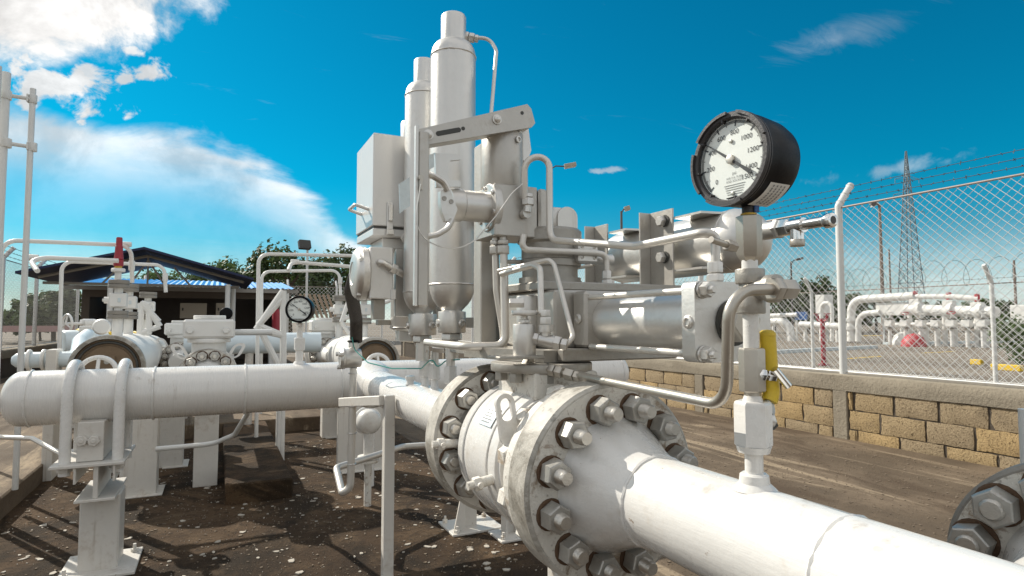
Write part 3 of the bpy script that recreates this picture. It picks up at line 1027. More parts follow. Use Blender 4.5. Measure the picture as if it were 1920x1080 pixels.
# ---------------------------------------------------------------- lattice tower, poles
def lattice_tower():
    d = FW + RT * ((1708 - 960) / FPX)
    b = V((d.x, d.y, 0)) * 170
    t = thing('lattice_tower', 'tall steel lattice power line tower far behind the yard', 'tower', (b.x, b.y, 0))
    H = 50.0
    def half(z):
        return 2.75 * (1 - z / 36) + .85 * z / 36 if z < 36 else .85 * (1 - (z - 36) / 14) + .10 * (z - 36) / 14
    cs = [(-1, -1), (1, -1), (1, 1), (-1, 1)]
    for (sx, sy) in cs:
        part(MB().tube([b + V((sx * half(z), sy * half(z), z)) for z in (0, 12, 24, 36, H)], .15, 4, bend=.01, seg=1), 'leg', MT['tower'], t)
    zs = [0, 4.5, 8.6, 12.4, 15.9, 19.1, 22, 24.6, 27, 29.2, 31.2, 33, 34.6, 36, 38, 40, 42, 44, 46, 48]
    mb = MB()
    for z0, z1 in zip(zs, zs[1:]):
        for i in range(4):
            a, c = cs[i], cs[(i + 1) % 4]
            p = lambda q, z: b + V((q[0] * half(z), q[1] * half(z), z))
            mb.tube([p(a, z0), p(c, z1)], .075, 3)
            mb.tube([p(c, z0), p(a, z1)], .075, 3)
            mb.tube([p(a, z1), p(c, z1)], .06, 3)
    part(mb, 'bracing', MT['tower'], t, 0)
    u = V((RT.x, RT.y, 0))
    for z, L in ((32.5, 4.6), (37.5, 4.0), (42, 3.4)):
        mb = MB()
        for s in (-1, 1):
            tip = b + u * s * L + V((0, 0, z))
            mb.tube([b + V((0, 0, z + 1.1)), tip], .07, 3)
            mb.tube([b + V((0, 0, z)), tip], .07, 3)
            mb.tube([tip, tip - V((0, 0, 1.2))], .09, 4)
        part(mb, 'cross_arm', MT['tower'], t, 0)
lattice_tower()
def pole(name, label, px, top_y, fw_, r, m, lamp=None, lamp_col='pole_dark', arm=(0, 0)):
    d = FW + RT * ((px - 960) / FPX) - UP * ((top_y - 540) / FPX)
    top = EYE + d * fw_
    t = thing(name, label, 'lamp post' if lamp else 'pole', (top.x, top.y, 0))
    part(MB().tube([(top.x, top.y, -.1), (top.x, top.y, top.z)], r * 1.25, 8, r_end=r * .8), 'shaft', MT[m], t)
    if lamp:
        s = fw_ / FPX
        e = top + RT * arm[0] * s + V((0, 0, arm[1] * s))
        part(MB().tube([top - V((0, 0, .25)), top.lerp(e, .5) + V((0, 0, .02)), e], r * .5, 6), 'arm', MT[m], t)
        mb = MB()
        mb.bar(e, e + (RT * lamp[0] + V((0, 0, lamp[1]))) * s, .3, lamp[2] * s, .02)
        h = part(mb, 'lamp_head', MT[lamp_col], t)
        mb = MB()
        mb.bar(e + RT * .02, e + (RT * lamp[0] * .95 + V((0, 0, lamp[1] * .95))) * s, .24, lamp[2] * s * .3, .01)
        for q in mb.v:
            q.z -= lamp[2] * s * .45
        part(mb, 'lens', MT['sticker'], h)
    return t
pole('street_lamp', 'dark street lamp post rising right behind the silver pump block', 1026, 312, 30, .07, 'pole_dark', (22, 4, 7), 'panel_tan', (32, 0))
pole('street_lamp', 'small lamp post far off above the silver tank brackets', 1165, 396, 55, .13, 'pole_dark', (10, 3, 8), 'panel_tan', (6, 4))
pole('street_lamp', 'brown lamp pole in the yard seen through the mesh right of the white post', 1649, 384, 45, .12, 'pole_wood', (-10, -4, 7), 'pole_dark', (-6, 3))
pole('utility_pole', 'thin pale pole beside the brown lamp pole in the yard', 1667, 468, 60, .09, 'pole_wood')
pole('street_lamp', 'thin dark lamp post in front of the round tree beyond the yard', 1483, 490, 50, .08, 'pole_dark', (12, 3, 4), 'pole_dark', (10, 3))
pole('utility_pole', 'thin brown pole at the right edge beyond the razor wire', 1901, 488, 48, .10, 'pole_wood')
# ---------------------------------------------------------------- main pipe run and its ball valve
MX, MZ, MR = 1.01, 1.035, .112
YH, HR, HZ = 4.5, .162, 1.035           # header
AY = V((0, 1, 0))
def nut_mesh(af, h, n=6):
    return MB().hexa((0, 0, 0), (0, 0, h), af).mesh('nut', smooth=30)
def stud_mesh(r, h):
    mb = MB()
    k = max(4, int(h / (r * .22)))
    pr = []
    for i in range(k):
        pr += [(h * .92 * i / k, r * .93), (h * .92 * (i + .5) / k, r)]
    pr += [(h * .93, r * .95), (h, r * .78)]
    mb.lathe((0, 0, 0), (0, 0, 1), pr, 14)
    return mb.mesh('stud', smooth=30)
def washer_mesh(r, h):
    mb = MB().lathe((0, 0, 0), (0, 0, 1), [(0, r), (h * .6, r * .98), (h, r * .9)], 20)
    return mb.mesh('washer', smooth=30)
_cache = {}
def hardware(af, nh, sr, sh, nut_m='nut', stud_m='stud', wash_m='rust'):
    key = (af, nh, sr, sh, nut_m)
    if key not in _cache:
        a, b, c = nut_mesh(af, nh), stud_mesh(sr, sh), washer_mesh(af * .635, .005)
        a.materials.append(MT[nut_m])
        b.materials.append(MT[stud_m])
        c.materials.append(MT[wash_m])
        _cache[key] = (a, b, c)
    return _cache[key]
def bolts(parent, c, ax, rad, n, a0, hw, wash=True, every=None, jitter=True):
    """ring of washers, nuts and stud ends on a face; c is on the face"""
    nut, stud, wsh = hw
    ax, u, w = MB.frame(ax)
    for i in range(n):
        if every and i not in every:
            continue
        a = a0 + 2 * math.pi * i / n
        p = V(c) + (u * math.cos(a) + w * math.sin(a)) * rad
        rl = rnd.random() * 6.28
        if wash:
            inst('washer', wsh, parent, p - ax * .001, rot_to(ax, rl))
        nt = inst('nut', nut, parent, p + ax * .004, rot_to(ax, rl))
        sd_ = inst('stud', stud, parent, p + ax * .006, rot_to(ax, rl + .3))
        sd_.scale.z = rnd.uniform(.84, 1.12)
def weld(parent, c, ax, rad, r=.006, m='white'):
    o = part(MB().ring(c, ax, rad, r, 64, 6, r * .5), 'weld_bead', MT[m], parent)
    return o
pr = thing('pipe_run', 'thick glossy white pipe running through the big flanged valve to the right foreground', 'pipe', (MX, 0, 0))
mb = MB()
mb.lathe((MX, 2.27, MZ), AY, [(0, MR + .03), (.05, MR + .028), (.16, MR + .004), (.2, MR), (YH - 2.27, MR)], 48, cap0=False, cap1=False)
part(mb, 'rear_pipe', MT['white'], pr)
mb = MB()
# hub tapering from the front flange down to the pipe that comes past the camera
mb.lathe((MX, 1.425, MZ), -AY, [(0, .188), (.012, .186), (.045, .168), (.10, .142), (.15, .124), (.185, .1135), (.21, MR), (1.0, MR), (3.2, MR)], 64, cap0=False)
part(mb, 'front_pipe', MT['white'], pr)
weld(pr, (MX, 1.425 - .19, MZ), AY, MR + .001, .0055)
weld(pr, (MX, .72, MZ), AY, MR - .0036, .006)
weld(pr, (MX, 2.27 + .2, MZ), AY, MR, .005)
# ---- valve
vt = thing('ball_valve', 'large white flanged ball valve in the middle foreground carrying the silver actuator', 'valve', (MX, 1.85, 0))
FRW, FRC = .283, .216
HW = hardware(.068, .048, .0205, .080)
def flange(parent, c, ax, rin, rad, th, m_face='flange_face', m_rim='flange_rim'):
    """disc: rim as the part, worn painted face ring as its child"""
    c = V(c)
    ax = V(ax).normalized()
    mb = MB().lathe(c - ax * th, ax, [(0, rad - .006), (.006, rad), (th - .008, rad), (th, rad - .008)], 72)
    rim = part(mb, 'flange', MT[m_rim], parent)
    mb = MB().lathe(c, ax, [(-.004, rad - .012), (.0015, rad - .013), (.0022, rin)], 72, cap0=False, cap1=False)
    part(mb, 'flange_face', MT[m_face], rim)
    return rim
ff = flange(vt, (MX, 1.42, MZ), -AY, .17, FRW, .11)
bolts(ff, (MX, 1.4175, MZ), -AY, FRC, 12, R(14.5), HW)
fb = part(MB().lathe((MX, 2.16, MZ), AY, [(0, FRW - .008), (.006, FRW), (.104, FRW), (.11, FRW - .008)], 72), 'flange', MT['flange_rim'], vt)
part(MB().lathe((MX, 2.16, MZ), -AY, [(-.004, FRW - .012), (.0015, FRW - .013), (.0022, .2)], 72, cap0=False, cap1=False), 'flange_face', MT['white_worn'], fb)
HWB = hardware(.068, .048, .0205, .062)
bolts(fb, (MX, 2.1575, MZ), -AY, FRC + .012, 12, R(14.5), HWB)
# body: barrel with a bolted collar towards the front flange
mb = MB()
mb.lathe((MX, 2.10, MZ), -AY, [(0, .15), (.01, .2), (.03, .222), (.06, .234), (.20, .240), (.36, .238), (.38, .236), (.385, .226), (.40, .226), (.405, .205), (.50, .19)], 72)
bd = part(mb, 'body', MT['white'], vt)
part(MB().ring((MX, 1.98, MZ), AY, .239, .0035, 64, 6), 'seam', MT['white'], bd)
part(MB().ring((MX, 1.775, MZ), AY, .2405, .003, 64, 6), 'seam', MT['white'], bd)
part(MB().lathe((MX, 1.60, MZ), -AY, [(0, .20), (.0, .262), (.012, .266), (.055, .266), (.068, .26)], 72), 'body_flange', MT['white_worn'], vt)
HW3 = hardware(.062, .05, .019, .072, 'white_worn', 'white_worn', 'white_worn')
bolts(bd, (MX, 1.60, MZ), AY, .234, 12, R(14.5), HW3, wash=False)
# nameplate wrapped on the body
def wrap_plate(c, r, a0, a1, y0, y1, th=.002):
    vs, fs = [], []
    n = 6
    for j, y in enumerate((y0, y1)):
        for i in range(n + 1):
            a = R(a0 + (a1 - a0) * i / n)
            for rr in (r, r + th):
                vs.append((c[0] + rr * math.cos(a), y, c[1] + rr * math.sin(a)))
    k = 2 * (n + 1)
    for i in range(n):
        b = 2 * i
        fs += [(b + 1, b + 3, k + b + 3, k + b + 1), (b, k + b, k + b + 2, b + 2), (b, b + 2, b + 3, b + 1), (k + b, k + b + 1, k + b + 3, k + b + 2)]
    fs += [(0, 1, k + 1, k), (2 * n, k + 2 * n, k + 2 * n + 1, 2 * n + 1)]
    return MB().add(vs, fs)
npl = part(wrap_plate((MX, MZ), .2415, 136, 152, 1.80, 1.90), 'nameplate', MT['plate_label'], vt)
for i in range(5):
    part(wrap_plate((MX, MZ), .2437, 138.5 + i * 2.5, 139.5 + i * 2.5, 1.815 + .01 * (i % 3), 1.885, .0006), 'print_line', MT['grey_ink'], npl)
# lifting lug: flat oval eye standing on the body flange
def lug(parent, base, u, up, th, w, h, m, hole=.5):
    base, u, up = V(base), V(u).normalized(), V(up).normalized()
    outer, inner = [], []
    n = 28
    for i in range(n):
        a = 2 * math.pi * i / n
        x, y = math.cos(a) * w / 2, math.sin(a)
        y = y * w / 2 + (h - w / 2 if y >= 0 else w * .5)
        outer.append(base + u * x + up * y)
        x, y = math.cos(a) * w / 2 * hole, math.sin(a)
        y = y * w / 2 * hole + (h - w / 2 if math.sin(a) >= 0 else h - w * 1.05)
        inner.append(base + u * x + up * y)
    nrm = u.cross(up) * th
    mb = MB().prism([p - nrm / 2 for p in outer], nrm, [p - nrm / 2 for p in inner])
    return part(mb, 'lifting_lug', MT[m], parent)
la = R(128)
lb = V((MX + .205 * math.cos(la), 1.64, MZ + .205 * math.sin(la)))
lug(vt, P(957, 836, Y=1.645), (.95, .0, .1), (-.15, .0, 1), .014, .062, .158, 'white', .56)
# drain / vent stubs on the valve's left flank
def stub(parent, p, ax, m='white_worn'):
    p, ax = V(p), V(ax).normalized()
    mb = MB()
    mb.cyl(p - ax * .02, p + ax * .03, .016, n=14)
    mb.hexa(p + ax * .03, p + ax * .055, .038)
    mb.cyl(p + ax * .055, p + ax * .075, .013, n=12)
    s = part(mb, 'drain_fitting', MT[m], parent)
    part(MB().cyl(p + ax * .042 - V((0, .03, 0)), p + ax * .042 + V((0, .022, 0)), .009, n=10), 'handle', MT[m], s)
q = P(893, 895, Y=1.80)
ax = V((q.x - MX, 0, q.z - MZ)).normalized()
stub(vt, V((MX, 1.74, MZ)) + ax * .245, ax)
stub(vt, V((MX, 2.10, MZ)) + V((-.97, 0, .05)).normalized() * .235, (-1, 0, .03))
# bonnet block and the round mounting pad under the actuator
part(MB().bmm((MX - .105, 1.70, 1.24), (MX + .135, 1.98, 1.325), .006), 'bonnet', MT['white_worn'], vt)
part(MB().cyl((MX, 1.85, 1.323), (MX, 1.85, 1.352), .175, n=40, bev=.004), 'mounting_pad', MT['silver_dull'], vt)
for a in (120, 165, 205, 250, 300, 20):
    c = V((MX + .14 * math.cos(R(a)), 1.85 + .14 * math.sin(R(a)), 1.29))
    part(MB().hexa(c, c + V((0, 0, .035)), .04), 'pad_bolt', MT['silver_dull'], vt)
# pedestal directly under the valve
part(MB().bmm((MX - .12, 1.52, 0.0), (MX + .09, 1.60, .80), .006), 'pedestal', MT['support'], vt)
part(MB().bmm((MX - .2, 1.4, 0.0), (MX + .17, 1.72, .014), .003), 'base_plate', MT['support'], vt)
# ---- separate floor support seen under the valve body
sp = thing('pipe_support', 'white gusseted floor support with bolted base plates under the big valve', 'support', (1.5, 3.7, 0))
c0 = P(897, 985, Z=.02)
sx, sy = c0.x, c0.y
part(MB().bmm((sx - .23, sy - .10, 0), (sx + .16, sy + .22, .016), .003), 'base_plate', MT['support'], sp)
part(MB().bmm((sx + .02, sy - .36, 0), (sx + .27, sy - .12, .016), .003), 'base_plate', MT['support'], sp)
part(MB().bmm((sx - .10, sy + .0, .2), (sx + .26, sy + .02, .82), .003), 'web_plate', MT['support'], sp)
part(MB().bmm((sx - .10, sy + .03, .014), (sx + .0, sy + .05, .22), .003), 'web_plate', MT['support'], sp)
part(MB().prism([(sx - .1, sy + .002, .40), (sx - .1, sy + .002, .016), (sx - .21, sy - .06, .016)], (0, .014, 0)), 'gusset', MT['support'], sp)
part(MB().bmm((sx + .10, sy - .25, .014), (sx + .12, sy - .17, .30), .002).bmm((sx + .18, sy - .25, .014), (sx + .20, sy - .17, .30), .002).bmm((sx + .12, sy - .217, .014), (sx + .18, sy - .203, .30)), 'post', MT['support'], sp)
for (dx, dy) in ((-.19, -.07), (-.19, .18), (.12, .18), (.05, -.32), (.24, -.15)):
    b = V((sx + dx, sy + dy, .016))
    part(MB().hexa(b, b + V((0, 0, .022)), .034).cyl(b, b + V((0, 0, .045)), .009, n=10), 'anchor_bolt', MT['white_worn'], sp)
# ---------------------------------------------------------------- neighbouring flange at the right edge
nf = thing('pipe_flange', 'white bolted flange with grey nuts cut off by the lower right corner', 'flange', (1.6, .6, 0))
FX = 1.62
fc = P(2046, 1104, X=FX)
fn = V((-1, -.22, 0)).normalized()
fr_ = flange(nf, fc, fn, .13, .252, .07, 'flange_face', 'grey_flange')
HWN = hardware(.076, .052, .024, .068)
ax_, u_, w_ = MB.frame(fn)
bolts(fr_, fc + fn * .003, fn, .198, 12, R(17), HWN)
part(MB().lathe(fc, fn, [(0, .145), (.03, .135), (.10, .115), (.15, .11), (.3, .11)], 48), 'pipe_stub', MT['white'], nf)
part(MB().cyl(fc - fn * .07, fc - fn * 1.2, .16, n=40), 'rear_pipe', MT['white'], nf)
part(MB().bmm((fc.x + .1, fc.y - .08, 0), (fc.x + .22, fc.y + .08, fc.z - .12), .004), 'pedestal', MT['support'], nf)
q = P(1931, 850, X=2.0)
single(MB().cyl((q.x, q.y, 0), (q.x, q.y, 1.25), .022, n=14), 'white_post', MT['frame_white'], 'thin pale post just touching the right edge above the corner flange', 'post')
# ---------------------------------------------------------------- actuator on top of the valve
ac = thing('valve_actuator', 'silver hydraulic actuator with horizontal cylinder and tie rods on top of the big valve', 'actuator', (MX, 1.85, 1.352))
CX, CZ, CRD = 1.215, 1.489, .084
part(MB().prism([(.97, 1.76, 1.354), (1.50, 1.76, 1.354), (1.50, 2.22, 1.354), (.92, 2.34, 1.354), (.86, 2.20, 1.354), (.90, 1.95, 1.354)], (0, 0, .040)), 'base_plate', MT['silver_dull'], ac)
part(MB().bmm((1.02, 1.715, 1.358), (1.50, 1.757, 1.400), .004), 'base_rail', MT['silver_dull'], ac)
part(MB().bmm((1.035, 1.80, 1.396), (1.42, 2.24, 1.600), .008), 'housing', MT['silver_mid'], ac)
part(MB().bmm((1.015, 1.86, 1.602), (1.66, 2.26, 1.634), .005), 'top_plate', MT['silver_dull'], ac)
part(MB().bmm((1.105, 1.715, 1.402), (1.335, 1.798, 1.594), .010), 'cylinder_head', MT['silver_mid'], ac)
cy = part(MB().cyl((CX, 1.716, CZ), (CX, 1.238, CZ), CRD, n=56), 'cylinder', MT['silver_plain'], ac)
# end plate with rounded corners
def rplate(x0, x1, z0, z1, y, th, rr):
    pts = []
    for (cx, cz, a0) in ((x1 - rr, z1 - rr, 0), (x0 + rr, z1 - rr, 90), (x0 + rr, z0 + rr, 180), (x1 - rr, z0 + rr, 270)):
        for i in range(5):
            a = R(a0 + 22.5 * i)
            pts.append((cx + rr * math.cos(a), y, cz + rr * math.sin(a)))
    return MB().prism(pts, (0, th, 0))
ep = part(rplate(1.100, 1.372, 1.384, 1.596, 1.192, .048, .02), 'end_plate', MT['silver_plain'], ac, 30)
HR_ = hardware(.036, .024, .0105, .038, 'silver', 'silver', 'silver')
for (dx, dz) in ((-.088, .083), (.088, .083), (-.088, -.083), (.088, -.083)):
    part(MB().cyl((CX + dx, 1.716, CZ + dz), (CX + dx, 1.24, CZ + dz), .0105, n=14), 'tie_rod', MT['tube'], ac)
    p = V((CX + dx, 1.19, CZ + dz))
    inst('washer', HR_[2], ep, p, rot_to((0, -1, 0)))
    inst('nut', HR_[0], ep, p - V((0, .004, 0)), rot_to((0, -1, 0), rnd.random()))
    inst('stud', HR_[1], ep, p - V((0, .004, 0)), rot_to((0, -1, 0)))
# port plug on the end plate flank and on the cylinder head
for p in (V((1.1, 1.216, CZ)), V((1.104, 1.755, CZ + .01))):
    part(MB().lathe(p, (-1, 0, 0), [(0, .018), (.005, .017), (.007, .011), (.003, .010), (.003, 0)], 18), 'port_plug', MT['silver'], ac)
# big hex gland in the end plate
g0 = P(1375, 605, Y=1.19)
gl = part(MB().hexa((g0.x, 1.191, 1.487), (g0.x, 1.14, 1.487), .092, rot=.2), 'gland_nut', MT['steel'], ac)
part(MB().cyl((g0.x, 1.1915, 1.487), (g0.x, 1.186, 1.487), .062, n=28), 'gland_recess', MT['bronze'], gl)
# stack of discs and the arched indicator on the housing
sc = P(1003, 500, Y=2.22)
def zat(py, p=sc):
    return P(1003, py, Y=p.y).z
stx = V((sc.x + .015, 2.12, 0))
part(MB().lathe((stx.x, stx.y, 1.634), (0, 0, 1), [(0, .125), (.03, .125), (.03, .112), (.075, .112), (.075, .125), (.10, .125), (.105, .115), (.165, .115), (.175, .128), (.215, .128), (.225, .118)], 44), 'bearing_stack', MT['silver_dull'], ac)
part(MB().cyl((stx.x, stx.y, 1.859), (stx.x, stx.y, 1.94), .082, n=36, bev=.006), 'indicator_cap', MT['silver'], ac)
arch = []
for i in range(13):
    a = math.pi * i / 12
    arch.append((stx.x + .03 + .045 * math.cos(a), stx.y - .092, 1.872 + .03 + .045 * math.sin(a) * .9))
arch = [(stx.x + .075, stx.y - .092, 1.85)] + arch + [(stx.x - .015, stx.y - .092, 1.85)]
part(MB().prism(arch, (0, .05, 0)), 'indicator_arch', MT['silver'], ac)
part(MB().bmm((stx.x + .05, 1.98, 1.72), (stx.x + .14, 2.06, 1.80), .006), 'stop_block', MT['silver_plain'], ac)
for (dx, dz) in ((.066, .02), (.122, .02), (.066, .062), (.122, .062)):
    p = V((stx.x + dx, 1.981, 1.72 + dz))
    part(MB().lathe(p, (0, -1, 0), [(0, .008), (.004, .0075), (.005, .004), (.001, .0038), (.001, 0)], 12), 'socket_screw', MT['silver'], ac)
part(MB().cyl((stx.x + .14, 2.02, 1.74), (stx.x + .23, 2.02, 1.74), .022, n=18), 'stop_screw', MT['silver_plain'], ac)
# mounting column behind the pump and its twin higher up
a = P(899, 690, Y=2.28)
b = P(931, 690, Y=2.28)
zt = P(905, 268, Y=2.28).z
part(MB().bmm((a.x + .005, 2.28, 1.352), (b.x, 2.36, zt), .004), 'column', MT['silver_mid'], ac)
part(MB().bmm((b.x + .002, 2.30, 1.399), (b.x + .05, 2.36, zt - .55), .003), 'column_flange', MT['silver_dull'], ac)
part(MB().bmm((a.x - .02, 2.36, 1.352), (a.x + .2, 2.62, 1.380), .003), 'bracket_plate', MT['silver_dull'], ac)
# rear frame that carries the bottles, the cabinet and the switch
for zf_ in (1.46, 1.93):
    part(MB().bmm((1.10, 2.37, zf_), (1.15, 3.50, zf_ + .05), .004), 'frame_beam', MT['silver_dull'], ac)
for (yy, xx) in ((2.60, 1.0), (2.98, .98), (3.30, .90)):
    part(MB().bmm((xx, yy - .02, 1.935), (1.098, yy + .02, 1.975), .003), 'frame_bracket', MT['silver_dull'], ac)
    part(MB().bmm((1.105, yy - .02, 1.512), (1.145, yy + .02, 1.928), .003), 'frame_post', MT['silver_dull'], ac)
part(MB().bmm((.80, 3.36, 1.47), (1.098, 3.42, 1.50), .003), 'frame_bracket', MT['silver_dull'], ac)
# round pocket with plug low on the housing
q = P(985, 575, Y=1.97)
part(MB().cyl((q.x + .01, 1.97, 1.40), (q.x + .01, 1.97, 1.585), .042, n=24, bev=.006), 'spring_pocket', MT['silver'], ac)
q2 = P(965, 568, Y=1.80)
part(MB().hexa((q2.x - .01, 1.82, q2.z), (q2.x + .035, 1.80, q2.z), .03), 'plug', MT['silver'], ac)
# ---- speed control valve in front of the housing
nv = thing('needle_valve', 'small silver needle valve with round knob in front of the actuator housing', 'valve', (P(983, 660, Y=1.74).x, 1.74, 1.40))
c = P(983, 660, Y=1.74)
zz = lambda py: P(983, py, Y=1.74).z
mb = MB()
mb.cyl((c.x, c.y, zz(668)), (c.x, c.y, zz(607)), .037, n=28, bev=.004)
part(mb, 'body', MT['silver'], nv)
part(MB().cyl((c.x, c.y, zz(607)), (c.x, c.y, zz(592)), .011, n=12).hexa((c.x, c.y, zz(606)), (c.x, c.y, zz(599)), .036), 'stem', MT['silver'], nv)
part(MB().cyl((c.x, c.y, zz(592)), (c.x, c.y, zz(582)), .043, n=28, bev=.003), 'knob', MT['silver'], nv)
part(MB().bmm((c.x - .11, c.y - .05, zz(672)), (c.x + .05, c.y + .05, zz(666)), .003), 'foot', MT['silver_dull'], nv)
e0 = P(1001, 634, Y=1.72)
e1 = P(1050, 644, Y=1.66)
d = (e1 - e0).normalized()
mb = MB()
mb.hexa(e0 - d * .01, e0 + d * .018, .034).cyl(e0, e1, .014, n=14)
mb.cyl(e0 + d * .02, e0 + d * .07, .021, n=18)
mb.hexa(e0 + d * .068, e0 + d * .09, .042).hexa(e0 + d * .092, e0 + d * .112, .034)
tee = part(mb, 'tee_fitting', MT['silver'], nv)
t0 = e0 + d * .04
part(MB().cyl(t0, t0 + V((0, 0, .03)), .016, n=14).cyl(t0 + V((0, 0, .028)), t0 + V((0, 0, .05)), .025, n=18).hexa(t0 + V((0, 0, .052)), t0 + V((0, 0, .075)), .034).hexa(t0 + V((0, 0, .077)), t0 + V((0, 0, .098)), .03), 'upright_fitting', MT['silver'], tee)
# ---------------------------------------------------------------- hydraulic hand pump with lever
hp = thing('hand_pump', 'silver hand pump block with vertical cylinder, slotted top lever and long flat handle', 'pump', (1.0, 2.1, 1.815))
PY = 2.05
b0, b1 = P(930, 345, Y=PY), P(1008, 440, Y=PY)
zb, zt_ = P(930, 441, Y=PY).z, P(930, 343, Y=PY).z
part(MB().bmm((b0.x - .005, PY, zb), (b1.x, PY + .19, zt_), .004), 'block', MT['silver_mid'], hp)
part(MB().bmm((b1.x + .002, PY - .01, zb - .004), (P(1026, 400, Y=PY).x, PY + .20, zt_ - .005), .012), 'side_cover', MT['silver_mid'], hp)
vc = P(942, 345, Y=PY + .09)
vt_z = P(942, 254, Y=PY + .09).z
vcl = part(MB().cyl((vc.x, vc.y, zt_), (vc.x, vc.y, vt_z), .084, n=44, bev=.005), 'vertical_cylinder', MT['silver_mid'], hp)
for (dx, dy) in ((-.055, -.03), (.05, -.045), (.06, .03), (-.02, .06)):
    part(MB().cyl((vc.x + dx, vc.y + dy, vt_z), (vc.x + dx, vc.y + dy, vt_z + .018), .013, n=14, bev=.003), 'cap_screw', MT['silver'], vcl)
pp = V((vc.x + .028, vc.y - .082, vt_z - .035))
part(MB().lathe(pp, (.3, -.95, 0), [(0, .013), (.006, .013), (.007, .008), (.002, .007), (.002, 0)], 16), 'port_plug', MT['silver'], vcl)
part(MB().cyl((vc.x + .01, vc.y, vt_z), (vc.x + .01, vc.y, vt_z + .09), .018, n=16), 'plunger', MT['steel'], hp)
# slotted top lever (a channel lying on its side) with its pin
LY = PY - .01
la_, lb_ = P(786, 257, Y=LY), P(1000, 218, Y=LY)
dl = (lb_ - la_)
dl.y = 0
L = dl.length
dl.normalize()
nl = V((-dl.z, 0, dl.x))
hh = .050
def lp(s, t, y=0.0):
    q = la_ + dl * s + nl * t
    return V((q.x, LY + y, q.z))
pts = [lp(.0, hh * .55), lp(L - .012, hh), lp(L, hh - .02), lp(L, -hh * .55), lp(L - .02, -hh * .8), lp(.012, -hh * .62)]
def round_hole(c, r, n):
    return [V((c.x + r * math.cos(2 * math.pi * i / n), c.y, c.z + r * math.sin(2 * math.pi * i / n))) for i in range(n)]
mb = MB().prism(pts, (0, .012, 0))
lever = part(mb, 'top_lever', MT['silver_mid'], hp)
part(MB().prism([lp(.004, -hh * .60, .0125), lp(L - .022, -hh * .78, .0125), lp(L - .022, -hh * .78 + .010, .0125), lp(.004, -hh * .60 + .010, .0125)], (0, .06, 0)), 'lever_flange', MT['silver'], lever)
def slot(c, w, h, name='slot'):
    pts = []
    for i in range(18):
        a = 2 * math.pi * i / 18
        s = math.cos(a) * h / 2 + (w / 2 - h / 2) * (1 if math.cos(a) > 0 else -1)
        pts.append(lp(c[0] + s, c[1] + math.sin(a) * h / 2, -.0012))
    part(MB().prism(pts, (0, .002, 0)), name, MT['bronze'], lever)
slot((.115, .0), .10, .018)
slot((.165 + .01, .002), .015, .014, 'hole')
slot((L - .045, .02), .014, .014, 'hole')
for (s, t) in ((.035, .002), (L - .16, .012)):
    p = lp(s, t, -.001)
    part(MB().lathe(p, (0, -1, 0), [(0, .019), (.004, .019), (.005, .014), (.012, .013), (.016, .008), (.017, 0)], 18), 'pivot_bolt', MT['silver'], lever)
part(MB().prism([lp(L - .10, -.04, .05), lp(L - .005, -.03, .05), lp(L - .02, -.12, .05), lp(L - .06, -.17, .05)], (0, .01, 0)), 'rear_cheek', MT['silver'], lever)
# long flat handle hanging from the lever
hx0, hx1 = P(774, 400, Y=LY).x, P(799, 400, Y=LY).x
hz0, hz1 = P(787, 574, Y=LY - .02).z, P(787, 250, Y=LY).z
hd = part(MB().bmm((hx0 + .013, LY - .03, hz0), (hx1, LY + .012, hz1), .003), 'handle', MT['silver_mid'], hp)
part(MB().bmm((hx0, LY - .03, hz0), (hx0 + .011, LY - .008, hz1 + .02), .002), 'handle_lit_edge', MT['silver_plain'], hd)  # sunlit left edge put into the colour, paler than the shaded front
q = P(789, 340, Y=LY - .035)
part(MB().cyl(q + V((0, .006, .012)), q + V((0, -.008, .012)), .010, n=12).cyl(q + V((0, -.004, .01)), q + V((0, -.004, -.03)), .006, n=8), 'seal_pin', MT['steel'], hd)
# C shaped bracket beside the bottle
ck0 = P(818, 285, Y=LY + .03)
s = mpp(ck0)
def cb(px, py):
    q = P(px, py, Y=LY + .03)
    return (q.x, q.y, q.z)
poly = [cb(x, y) for (x, y) in ((816, 287), (862, 289), (864, 299), (845, 301), (840, 308), (840, 330), (844, 337), (864, 339), (864, 350), (818, 351))]
part(MB().prism(poly, (0, .016, 0)), 'slotted_bracket', MT['silver'], hp)
# pump barrel lying across, its flange on the block and the lobed end plate
br0, br1 = P(842, 388, Y=PY + .05), P(930, 390, Y=PY + .05)
ba = V((br0.x, PY + .06, br1.z))
bb = V((br1.x, PY + .06, br1.z))
mb = MB().lathe(ba, (1, 0, 0), [(0, .058), (.02, .062), (.05, .062), (.055, .058), ((bb - ba).length - .03, .058)], 36)
part(mb, 'barrel', MT['silver'], hp)
fl = part(MB().lathe(bb - V((.035, 0, 0)), (1, 0, 0), [(0, .088), (.004, .092), (.024, .092), (.03, .09)], 36), 'barrel_flange', MT['silver'], hp)
for a in (20, 80, 140, 200, 260, 320):
    p = bb + V((-.034, .076 * math.cos(R(a)), .076 * math.sin(R(a))))
    part(MB().lathe(p, (-1, 0, 0), [(0, .010), (.007, .0095), (.008, .005), (.003, .0048), (.003, 0)], 12), 'socket_screw', MT['silver'], fl)
def ce(px, py):
    q = P(px, py, Y=PY - .012)
    return (q.x, q.y, q.z)
pl_ = part(MB().prism([ce(x, y) for (x, y) in ((826, 358), (836, 352), (846, 356), (850, 372), (858, 392), (852, 408), (846, 416), (836, 414), (830, 400), (826, 380))], (0, .03, 0)), 'end_lobe', MT['silver'], hp)
for (x, y) in ((825 + 8, 372), (846, 378)):
    q = V(ce(x, y))
    part(MB().lathe(q, (0, -1, 0), [(0, .009), (.003, .0085), (.003, .004), (.001, 0)], 12), 'rivet', MT['silver_dull'], pl_)
grip = [P(x, y, Y=LY - .005) for (x, y) in ((798, 326), (812, 330), (832, 342), (840, 358))]
